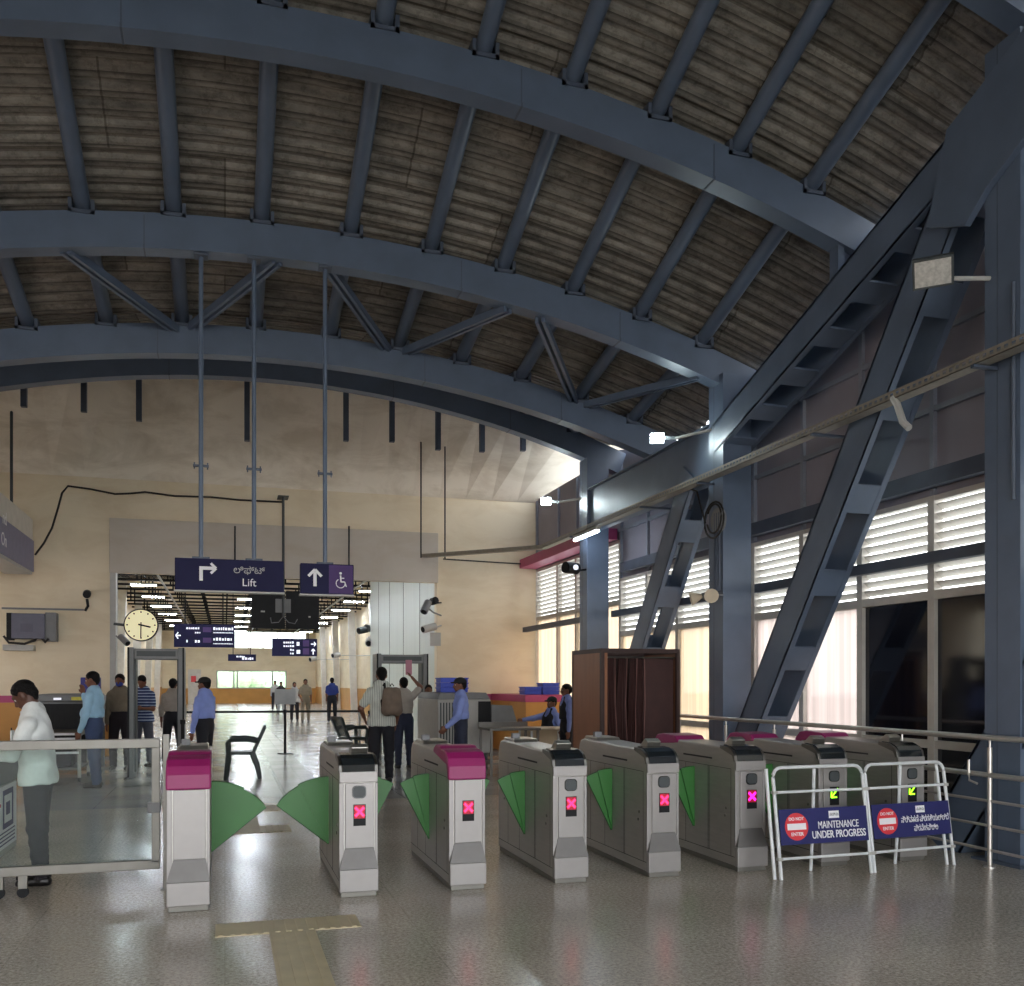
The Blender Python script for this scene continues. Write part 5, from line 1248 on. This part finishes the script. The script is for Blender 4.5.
def person(label, pos, face, H, body, shirt, trousers, hd=(0, 0), lean=0, legs=((3, -3), (-3, -3)), arms=None, sleeve='long', tuck=True, hair='short', cap=None, skin=None,
           h=.02, hips=None, seat=None, vest=None, shoes=None, face_d=False, mask=None, belly=0.0, fingers='relaxed', build=1.0):
    """pos XY, face = world direction the person faces in degrees; arms = ((upper dir),(fore dir)) for right and left in local axes (x right, y forward)."""
    s = H / 1.70
    root = thing('person', label, 'person', (pos[0], pos[1], 0), math.radians(face - 90), None)
    skin = skin or M_SKIN
    legpts = []
    hipz = .90 * s; jn = []
    for k, sx in ((0, 1), (1, -1)):
        th, sh = legs[k]; a = math.radians(th); b = math.radians(sh); sp = math.radians(3 if seat is None else 8) * sx
        hip = np.array([.092 * sx * s, 0, hipz]); kn = hip + np.array([math.sin(sp), math.sin(a), -math.cos(a)]) * .43 * s
        an = kn + np.array([math.sin(sp) * .3, math.sin(b), -math.cos(b)]) * .41 * s; jn.append([hip, kn, an])
    minz = min(j[2][2] for j in jn); dz = .075 * s - minz
    for j in jn:
        for q in j: q[2] += dz
    hc = (jn[0][0] + jn[1][0]) / 2
    la = math.radians(lean); fw = np.array([0, math.cos(la * .0), 0]); up = np.array([0, math.sin(la), math.cos(la)]); fd = np.array([0, math.cos(la), -math.sin(la)])
    pel = hc + np.array([0, 0, .03 * s]); waist = pel + up * .14 * s; chest = pel + up * .33 * s; ub = pel + up * .44 * s; nb = pel + up * .52 * s
    neck = nb + up * .03 * s + fd * .01
    hc_ = nb + up * .135 * s + np.array([0, math.sin(math.radians(hd[1])) * .06, -.012 * (1 - math.cos(math.radians(hd[1])))]) + fd * .015
    RH = rotm(hd[0], hd[1]); hf = lambda v: hc_ + RH @ (np.array(v, float) * s)
    w = build
    torso = [('s', pel, waist, .138 * s * w, .132 * s * w, .68, fd), ('s', waist, chest, .132 * s * w, .15 * s * w, .62, fd), ('s', chest, ub - up * .02, .15 * s * w, .115 * s * w, .56, fd)]
    arms = arms or (((.12, .02, -1), (.05, .12, -1)), ((-.12, .02, -1), (-.05, .12, -1)))
    ap = []; hands = []
    for k, sx in ((0, 1), (1, -1)):
        sh_ = ub + np.array([.172 * sx * s * w, 0, .0]) - up * .028 * s
        el = sh_ + U(arms[k][0]) * .285 * s; wr = el + U(arms[k][1]) * .25 * s
        ap.append((sh_, el, wr)); fdn = U(wr - el)
        hands.append((wr, fdn))
    bodyP = list(torso)
    for sh_, el, wr in ap:
        bodyP += [('s', ub - up * .02, sh_, .055 * s, .046 * s), ('s', sh_, el, .047 * s, .041 * s), ('s', el, wr, .041 * s, .028 * s)]
    for hip, kn, an in jn:
        bodyP += [('s', hip, kn, .088 * s, .058 * s), ('s', kn, an, .056 * s, .038 * s)]
    bodyP += [('s', nb - up * .04, neck + up * .05, .062 * s, .055 * s)]
    bodyM = [surface(lambda G: field(G, bodyP, .035), *pbounds(bodyP), max(h, .016))]
    # head
    hh = min(h, .014) if not face_d else .0065
    if h > .03: hh = .02
    headP = [('e', hf((0, -.008, .035)), np.array((.074, .094, .088)) * s, RH), ('e', hf((0, .022, -.035)), np.array((.058, .068, .075)) * s, RH),
             ('e', hf((0, .05, -.075)), np.array((.034, .034, .028)) * s, RH), ('s', neck, hf((0, -.02, -.04)), .052 * s, .052 * s)]
    if hh < .018:
        headP += [('s', hf((0, .088, .012)), hf((0, .108, -.026)), .010 * s, .015 * s), ('e', hf((.076, -.005, -.005)), np.array((.012, .02, .032)) * s, RH), ('e', hf((-.076, -.005, -.005)), np.array((.012, .02, .032)) * s, RH),
                  ('s', hf((-.03, .084, .032)), hf((.03, .084, .032)), .010 * s, .010 * s), ('s', hf((-.018, .084, -.052)), hf((.018, .084, -.052)), .008 * s, .008 * s)]
    kk = .022 if hh < .018 else .03
    bodyM.append(surface(lambda G: field(G, headP, kk), *pbounds(headP, .01), hh))
    # hands: palm, four fingers of different lengths, thumb from the side
    fh = .006 if face_d else (.009 if h < .018 else (.013 if h < .03 else .02))
    for k, (wr, d) in enumerate(hands):
        sx = 1 if k == 0 else -1
        side = np.cross(d, np.array([sx, 0, 0]));
        if np.linalg.norm(side) < .2: side = np.array([0, 0, 1.0])
        side = U(side - d * (side @ d)); pn = U(np.cross(side, d)) * 1.0
        fwd = side if side[1] > 0 or abs(side[1]) < .3 else -side          # thumb side points forward
        inn = U(np.array([-sx, 0, 0]) - d * (-sx * d[0])) if abs(d[0]) < .9 else np.array([0, 0, -1.0])
        hp = [('s', wr, wr + d * .075 * s, .026 * s, .036 * s, .5, inn)]
        for q, (off, L_) in enumerate(((.026, .068), (.009, .078), (-.009, .072), (-.026, .056))):
            r0 = wr + d * .08 * s + fwd * off * s; cu = .35 if fingers == 'relaxed' else .9
            m1 = r0 + U(d + inn * cu * .5) * L_ * .5 * s; m2 = m1 + U(d + inn * cu * 1.3) * L_ * .5 * s
            hp += [('s', r0 - d * .02, m1, .0095 * s, .0088 * s), ('s', m1, m2, .0088 * s, .0075 * s)]
        t0 = wr + d * .025 * s + fwd * .026 * s; t1 = t0 + U(d * .7 + fwd * .7) * .035 * s; t2 = t1 + U(d + inn * .5) * .03 * s
        hp += [('s', t0, t1, .013 * s, .0105 * s), ('s', t1, t2, .0105 * s, .009 * s)]
        hp += [('s', wr - d * .05, wr, .03 * s, .027 * s)]
        bodyM.append(surface(lambda G: field(G, hp, .008), *pbounds(hp, .008), fh))
    mesh_of(bodyM, 'body', skin, root)
    # trousers
    tr = [('s', pel - up * .02, pel + up * (.10 * s), .158 * s * w, .155 * s * w, .74, fd)]
    for hip, kn, an in jn:
        tr += [('s', hip, kn, .103 * s, .080 * s), ('s', kn, an + (an - kn) * .06, .078 * s, .062 * s)]
    tops = pel + up * (.13 * s)
    def ftr(G):
        d = field(G, tr, .03); d = d + .004 * np.sin(G[:, 2] * 60 + G[:, 0] * 25) * (G[:, 2] < .5)
        d = np.maximum(d, (G - tops) @ up)
        for hip, kn, an in jn: pass
        return np.maximum(d, .05 - G[:, 2])
    mesh_of([surface(ftr, *pbounds(tr, .02), h)], 'trousers', trousers, root)
    # shirt
    ho = .10 if tuck else -.10
    hem = pel + up * ho * s
    ex = 1.09 if tuck else 1.10
    slv = []
    ext = [] if tuck else [('s', j_[0], j_[0] + (j_[1] - j_[0]) * .35, .122 * s * w, .122 * s * w) for j_ in jn]
    sp = [('s', pel + up * (ho - .02) * s, waist + up * .03, (.172 if tuck else .186) * s * w, .168 * s * w, .78, fd), ('s', waist, chest, .166 * s * w, .182 * s * w, .70, fd), ('s', chest, ub + up * .01, .180 * s * w, .150 * s * w, .66, fd), ('s', ub, nb - up * .01, .09 * s, .062 * s)]
    if belly: sp.append(('e', waist + fd * .05 + up * .01, (.15 * s * w, .12 * s + belly, .17 * s)))
    cl = 1.0 if sleeve == 'long' else .0
    for sh_, el, wr in ap:
        sp += [('s', ub - up * .01, sh_, .080 * s, .066 * s)]
        if sleeve == 'long': slv += [[('s', sh_, el, .066 * s, .054 * s), ('s', el, wr - (wr - el) * .04, .054 * s, .040 * s)]]
        elif sleeve == 'rolled': slv += [[('s', sh_, el, .066 * s, .056 * s), ('s', el, el + (wr - el) * .45, .056 * s, .05 * s)]]
        else: slv += [[('s', sh_, sh_ + (el - sh_) * .72, .066 * s, .066 * s)]]
    def fsh(G):
        d = field(G, sp + ext, .028)
        d = np.maximum(d, -((G - hem) @ up))
        for sl in slv: d = smin(d, field(G, sl, .02), .010)
        return d + .0035 * np.sin(G[:, 2] * 42 + np.sin(G[:, 0] * 19) * 2 + G[:, 1] * 15) + .0025 * np.sin(G[:, 0] * 55 + G[:, 2] * 23)
    so = mesh_of([surface(fsh, *pbounds(sp + [q for l_ in slv for q in l_], .02), h)], 'shirt', shirt, root)
    if h < .02:
        col = MB(); R_ = .073 * s
        pts = [nb + up * .012 + np.array([R_ * math.cos(t), 0, 0]) + fd * (R_ * 1.05 * math.sin(t) + .012) - up * (.02 * math.sin(t)) for t in np.linspace(0, 2 * math.pi, 19)]
        col.path(pts, .015, 8); col.build('collar', shirt, so, smooth=True)
    if vest is not None:
        vp = [('s', pel + up * (ho + .01) * s, waist + up * .03, .182 * s * w, .178 * s * w, .80, fd), ('s', waist, chest, .176 * s * w, .190 * s * w, .74, fd), ('s', chest, ub + up * .0, .188 * s * w, .152 * s * w, .72, fd)]
        def fv(G):
            d = field(G, vp, .02); d = np.maximum(d, np.abs(G[:, 0]) - .165 * s); d = np.maximum(d, -((G - hem) @ up))
            q = G - (nb + fd * .10 - up * .05); d = np.maximum(d, .075 - np.linalg.norm(q * np.array([1.3, .8, .7]), axis=1)); return d
        mesh_of([surface(fv, *pbounds(vp, .02), h)], 'vest', vest, root)
    # shoes
    for hip, kn, an in jn:
        fl = np.array([0, 1, 0]); base = np.array([an[0], an[1], max(.035, an[2] - .045 * s)])
        shp = [('s', base - fl * .045 * s, base + fl * .07 * s, .042 * s, .040 * s), ('s', base + fl * .07 * s, base + fl * .165 * s - np.array([0, 0, .012]), .040 * s, .034 * s, ), ('s', base, an + np.array([0, 0, .02]), .045 * s, .045 * s)]
        zf = base[2] - .035
        def fs(G): return np.maximum(field(G, shp, .02), zf - G[:, 2])
        mesh_of([surface(fs, *pbounds(shp, .01), max(.009, h * .7))], 'shoe', shoes or M_SHOE, root)
    # hair
    if hair:
        hr = [('e', hf((0, -.014, .044)), np.array((.084, .102, .092)) * s, RH)]
        if hair == 'short': hr.append(('s', hf((0, -.055, -.02)), hf((0, -.045, -.05)), .055 * s, .040 * s))
        if hair == 'bun': hr += [('e', hf((0, -.12, .0)), np.array((.04, .04, .04)) * s), ('s', hf((0, -.055, -.02)), hf((0, -.045, -.05)), .055 * s, .045 * s)]
        if hair == 'long': hr.append(('s', hf((0, -.06, .0)), hf((0, -.09, -.22)), .07 * s, .06 * s))
        n1 = RH @ U((0, .80, -.62)); c1 = hf((0, .066, .058)); n2 = RH @ U((0, .98, -.05)); c2 = hf((0, .035, -.02))
        def fh_(G):
            d = field(G, hr, .02)
            d = d + .002 * np.sin(G[:, 0] * 180) * np.sin(G[:, 2] * 160)
            return np.maximum(d, np.minimum((G - c1) @ n1, 1e9)) if hair != 'long' else np.maximum(d, (G - c1) @ n1)
        mesh_of([surface(fh_, *pbounds(hr, .02), max(.008, hh))], 'hair', M_HAIR, root)
    if cap is not None:
        cp = [('e', hf((0, -.008, .062)), np.array((.090, .108, .074)) * s, RH)]
        vz = [('s', hf((-.035, .085, .052)), hf((.035, .085, .052)), .028 * s, .028 * s), ('s', hf((-.03, .125, .043)), hf((.03, .125, .043)), .03 * s, .03 * s)]
        n3 = RH @ np.array([0, 0, 1.0]); c3 = hf((0, 0, .036)); c4 = hf((0, .13, .058)); c5 = hf((0, .13, .034))
        def fc(G):
            d = np.maximum(field(G, cp, .02), -((G - c3) @ n3)); v = field(G, vz, .02); v = np.maximum(v, np.maximum((G - c4) @ n3, -((G - c5) @ n3) )); return np.minimum(d, v)
        mesh_of([surface(fc, *pbounds(cp + vz, .02), max(.007, min(hh, .012)))], 'cap', cap, root)
    if mask is not None:
        mp_ = [('e', hf((0, .045, -.045)), np.array((.062, .06, .056)) * s, RH)]
        mesh_of([surface(lambda G: field(G, mp_, .02), *pbounds(mp_, .02), .012)], 'face_mask', mask, root)
    if face_d or h < .018:
        for sx in (-1, 1):
            e = MB(); e.ell(hf((sx * .030, .078, .008)), [.010 * s] * 3, 10, 7); eo = e.build('eye', M_EYE, root, smooth=True)
            e = MB(); e.ell(hf((sx * .030, .0845, .006)), [.0062 * s] * 3, 8, 6); e.build('iris', M_HAIR, eo, smooth=True)
            e = MB(); e.path([hf((sx * .046, .076, .028)), hf((sx * .030, .090, .033)), hf((sx * .014, .092, .030))], .0035 * s, 5); e.build('eyebrow', M_HAIR, root)
        e = MB(); e.ell(hf((0, .090, -.054)), (.022 * s, .008 * s, .006 * s), 10, 6, Matrix([list(r) for r in RH])); e.build('lips', M_LIPS, root, smooth=True)
    root['neck'] = 0
    del root['neck']
    return root, dict(nb=nb, ub=ub, chest=chest, waist=waist, pel=pel, arms=ap, hands=hands, hf=hf, up=up, fd=fd, s=s)
def to_world(root, p):
    a = root.rotation_euler.z; c, s_ = math.cos(a), math.sin(a); return Vector((root.location.x + c * p[0] - s_ * p[1], root.location.y + s_ * p[0] + c * p[1], p[2]))
M_SKIN = mat('brown_skin', (112, 72, 54), .5, 0, .06, 20)
M_SKIND = mat('dark_brown_skin', (84, 54, 42), .5, 0, .06, 20)
M_LIPS = mat('lips', (96, 52, 46), .5, 0, .05, 20)
M_HAIR = mat('black_hair', (14, 12, 12), .75, 0, .2, 60, spec=.2, bump=.6, bscale=90)
M_EYE = mat('eye_white', (205, 200, 195), .3, 0, .03, 20)
M_SHOE = mat('black_shoe_leather', (24, 22, 22), .4, 0, .1, 20)
def cloth(name, rgb, var=.06, stripes=None, axis=2, freq=40, thr=.5):
    m = mat(name, rgb, .85, 0, var, 12, bump=.25, bscale=30)
    if stripes:
        nt = m.node_tree; b = nt.nodes['Principled BSDF']; tc = nt.nodes.new('ShaderNodeTexCoord'); wv = nt.nodes.new('ShaderNodeTexWave')
        wv.bands_direction = 'XYZ'[axis]; wv.inputs['Scale'].default_value = freq; wv.inputs['Distortion'].default_value = .4
        nt.links.new(tc.outputs['Object'], wv.inputs['Vector'])
        r = nt.nodes.new('ShaderNodeValToRGB'); r.color_ramp.interpolation = 'CONSTANT'; r.color_ramp.elements[0].position = 0; r.color_ramp.elements[0].color = (0, 0, 0, 1); r.color_ramp.elements[1].position = thr; r.color_ramp.elements[1].color = (1, 1, 1, 1)
        nt.links.new(wv.outputs[0], r.inputs[0]); mx = nt.nodes.new('ShaderNodeMixRGB'); src = b.inputs['Base Color'].links[0].from_socket
        nt.links.new(r.outputs[0], mx.inputs[0]); nt.links.new(src, mx.inputs[1]); mx.inputs[2].default_value = lin(stripes) + [1]; nt.links.new(mx.outputs[0], b.inputs['Base Color'])
    return m
C_WHITE = cloth('off_white_shirt', (222, 226, 224)); C_LBLUE = cloth('pale_blue_shirt', (156, 196, 222)); C_GUARD = cloth('guard_blue_shirt', (134, 152, 216))
C_BLKT = cloth('black_trousers', (28, 28, 36)); C_GREYT = cloth('dark_grey_trousers', (50, 48, 54)); C_JEAN = cloth('blue_jeans', (62, 78, 112)); C_GJEAN = cloth('grey_jeans', (84, 88, 102))
C_NAVYT = cloth('navy_trousers', (44, 50, 70)); C_STRIPE = cloth('striped_tee', (38, 56, 104), stripes=(170, 186, 214), axis=2, freq=5.5, thr=.68)
C_GREYS = cloth('grey_beige_shirt', (166, 158, 148)); C_KHAKI = cloth('khaki_clothes', (126, 116, 100)); C_BLUES = cloth('royal_blue_shirt', (34, 52, 120))
C_PLAID = cloth('pale_ribbed_shirt', (196, 200, 192), stripes=(158, 164, 158), axis=0, freq=9, thr=.62); C_DARKS = cloth('dark_clothes', (38, 32, 38)); C_VEST = cloth('black_guard_vest', (30, 34, 42))
C_LGREY = cloth('light_grey_top', (176, 176, 176)); C_BAG = cloth('taupe_backpack', (112, 98, 86), .1); C_CAP = cloth('black_cap', (26, 28, 30)); C_MASK = cloth('blue_mask', (60, 76, 160)); C_TEAL = cloth('grey_green_shirt', (120, 124, 100))
hang = ((.14, .06, -1), (.04, .16, -1)); hangL = ((-.14, .06, -1), (-.04, .16, -1))
# near man writing at the desk
R1, J = person('man in a white full-sleeved shirt and grey trousers writing behind the glass gate', (-1.43, 8.34), 176, 1.60, None, C_WHITE, C_GREYT, hd=(-8, 38), lean=4,
       legs=((4, -3), (-3, -4)), arms=(((.22, .42, -1), (-.30, 1, .02)), ((-.22, .45, -1), (.25, 1, .0))), tuck=False, h=.0125, face_d=True, skin=M_SKIND, fingers='grip', build=1.05)
pw = to_world(R1, J['hands'][0][0] + J['hands'][0][1] * .11)
tag(MB().tube(pw + Vector((0, 0, -.04)), pw + Vector((.05, .02, .09)), .005, 6).build('pen', M_BLACK), 'thin pen held by the man in white at the left', 'pen')
MB().box(0, .002, 0, .09, 0, .11)
pk = MB(); fr0 = J['chest'] + J['fd'] * .145 + np.array([-.09, 0, 0]); pk.box(fr0[0] - .04, fr0[0] + .04, fr0[1] - .006, fr0[1] + .004, fr0[2] - .05, fr0[2] + .04); pk.build('chest_pocket', C_WHITE, R1)
pn_ = MB(); pn_.tube(fr0 + np.array([0, .004, -.01]), fr0 + np.array([0, .006, .06]), .005, 6); pn_.build('pocket_pen', M_BLACK, R1)
person('person in dark clothes at the far left edge behind the help desk', (-2.72, 11.15), -75, 1.60, None, C_DARKS, C_DARKS, hd=(0, 22), arms=(((.2, .5, -1), (-.1, 1, -.1)), ((-.2, .5, -1), (.1, 1, -.1))), h=.02, skin=M_SKIND)
person('man in a pale blue shirt and jeans holding a hand to his mouth', (-1.92, 15.75), 165, 1.75, None, C_LBLUE, C_JEAN, hd=(0, 12), legs=((5, -5), (-5, -6)),
       arms=(((.2, .75, -.8), (-.25, .12, 1)), ((-.2, .12, -1), (.0, .35, -1))), h=.015, belly=.03)
person('man in a face mask half hidden behind the man in pale blue', (-1.86, 18.9), -100, 1.74, None, C_KHAKI, C_DARKS, hd=(0, 8), mask=C_MASK, h=.02)
person('man in a blue and white striped tee shirt seen inside the left detector', (-1.52, 19.6), -112, 1.72, None, C_STRIPE, C_GJEAN, hd=(0, 28), arms=(((.25, .3, -1), (-.45, 1, .05)), ((-.25, .3, -1), (.45, 1, .05))), sleeve='short', tuck=False, h=.018)
person('man in a grey-beige shirt walking away through the left detector', (-1.02, 20.6), 78, 1.68, None, C_GREYS, C_BLKT, legs=((14, 4), (-8, -16)), arms=(hang, ((-.2, -.1, -1), (-.05, .2, -1))), sleeve='rolled', h=.018)
person('guard in a cap and pale blue shirt beside the left magenta-capped gate', (-.31, 16.2), 150, 1.67, None, C_GUARD, C_BLKT, build=1.12, cap=C_CAP, legs=((5, -2), (-4, -7)), arms=(hang, ((-.16, .12, -1), (-.02, .2, -1))), h=.015)
# far walkers
person('thin person in a light top, farthest left of the far walkers', (onY(275, 690, 57).x, 57.0), -95, 1.72, None, C_LGREY, C_BLKT, h=.032, legs=((10, 2), (-8, -12)))
person('person in dark clothes behind the notice on the belt post', (onY(281, 690, 50).x, 50.0), -90, 1.65, None, C_DARKS, C_LGREY, h=.032)
person('woman in a grey top and dark trousers walking beside a man in khaki', (onY(294.5, 690, 40.5).x, 40.5), -95, 1.62, None, C_LGREY, C_DARKS, hair='long', h=.028, legs=((10, 2), (-8, -12)), tuck=False)
person('man in khaki shirt and trousers walking towards the camera', (onY(305.5, 690, 39.3).x, 39.3), -92, 1.74, None, C_KHAKI, C_KHAKI, h=.028, legs=((9, 2), (-7, -12)), sleeve='short', arms=(((.3, .1, -1), (-.3, .6, -.6)), hangL))
person('man in a royal blue shirt walking away down the hall', (onY(332, 690, 39.5).x, 39.5), 84, 1.80, None, C_BLUES, C_BLKT, h=.028, legs=((10, 3), (-8, -14)), sleeve='short')
# travellers by the right detector
R2, J2 = person('tall man in a pale ribbed shirt with a backpack, seen from behind', (2.42, 15.2), 88, 1.83, None, C_PLAID, C_BLKT, legs=((6, 0), (-6, -6)), sleeve='short', tuck=False,
       arms=(((.30, .05, -1), (-.1, .5, -.9)), ((-.55, .05, -1), (.35, .85, -.75))), h=.015)
bp2 = thing('backpack', 'taupe backpack hanging off the tall man in the ribbed shirt', 'backpack', tuple(to_world(R2, J2['chest'] + np.array([.13, -.27, -.05]))), R2.rotation_euler.z)
bk_ = [('s', (-.075, 0, -.15), (-.06, 0, .13), .10, .085), ('s', (.075, 0, -.15), (.06, 0, .13), .10, .085), ('s', (-.05, -.08, -.15), (.05, -.08, -.15), .07, .07), ('s', (-.05, -.07, -.03), (.05, -.07, -.03), .05, .05)]
mesh_of([surface(lambda G: field(G, bk_, .05), *pbounds(bk_), .015)], 'bag_body', C_BAG, bp2)
MB().path([(-.10, .06, .18), (-.10, .13, .27), (-.12, .20, .22), (-.15, .14, .0), (-.14, .06, -.16)], .018, 6).build('shoulder_strap', M_BLACK, bp2, smooth=True)
MB().path([(-.03, 0, .23), (0, 0, .27), (.03, 0, .23)], .01, 6).build('top_handle', M_BLACK, bp2)
R3, J3 = person('traveller with an arm raised, mostly hidden by the tall man and his backpack', (3.22, 17.6), 95, 1.68, None, C_GREYS, C_NAVYT, arms=(((.45, .25, .45), (-.75, .1, .85)), hangL), sleeve='short', h=.018)
hp_ = to_world(R3, J3['hands'][0][0] + J3['hands'][0][1] * .09)
tag(MB().box(hp_.x - .06, hp_.x + .06, hp_.y - .012, hp_.y + .012, hp_.z - .02, hp_.z + .26).build('paper_folder', mat('dusty_pink_card', (176, 120, 136), .6), bevel=.004), 'dusty pink folder held up in the raised hand', 'folder')
person('person in a white top standing behind the pale baggage scanner', (4.05, 19.3), -100, 1.54, None, C_WHITE, C_BLKT, h=.022)
person('guard in a cap and pale blue shirt standing before the pale baggage scanner', (3.66, 14.9), 172, 1.66, None, C_GUARD, C_NAVYT, cap=C_CAP, arms=(((.16, .15, -1), (-.12, .7, -.75)), ((-.2, .25, -1), (.08, .8, -.7))), h=.015)
# seated guard
R4, J4 = person('seated guard in a cap and dark vest with one arm stretched over the cream table', (6.0, 17.35), -160, 1.68, None, C_GUARD, C_NAVYT, cap=C_CAP, legs=((82, 4), (84, 0)), seat=.45, vest=C_VEST, lean=-10,
       arms=(((.2, 1.0, -.22), (-.02, 1, -.08)), ((-.65, .1, -1), (.6, .5, -.25))), h=.016)
person('woman guard in a dark vest standing by the booth, hair tied back', (5.80, 15.75), 178, 1.56, None, C_GUARD, C_BLKT, hair='bun', vest=C_VEST, h=.016)
wr = to_world(R4, J4['pel'])
oc = armchair(wr.x + .02, wr.y + .0, math.radians(-160 - 90), 'dark armchair under the seated guard', M_CHAIR)
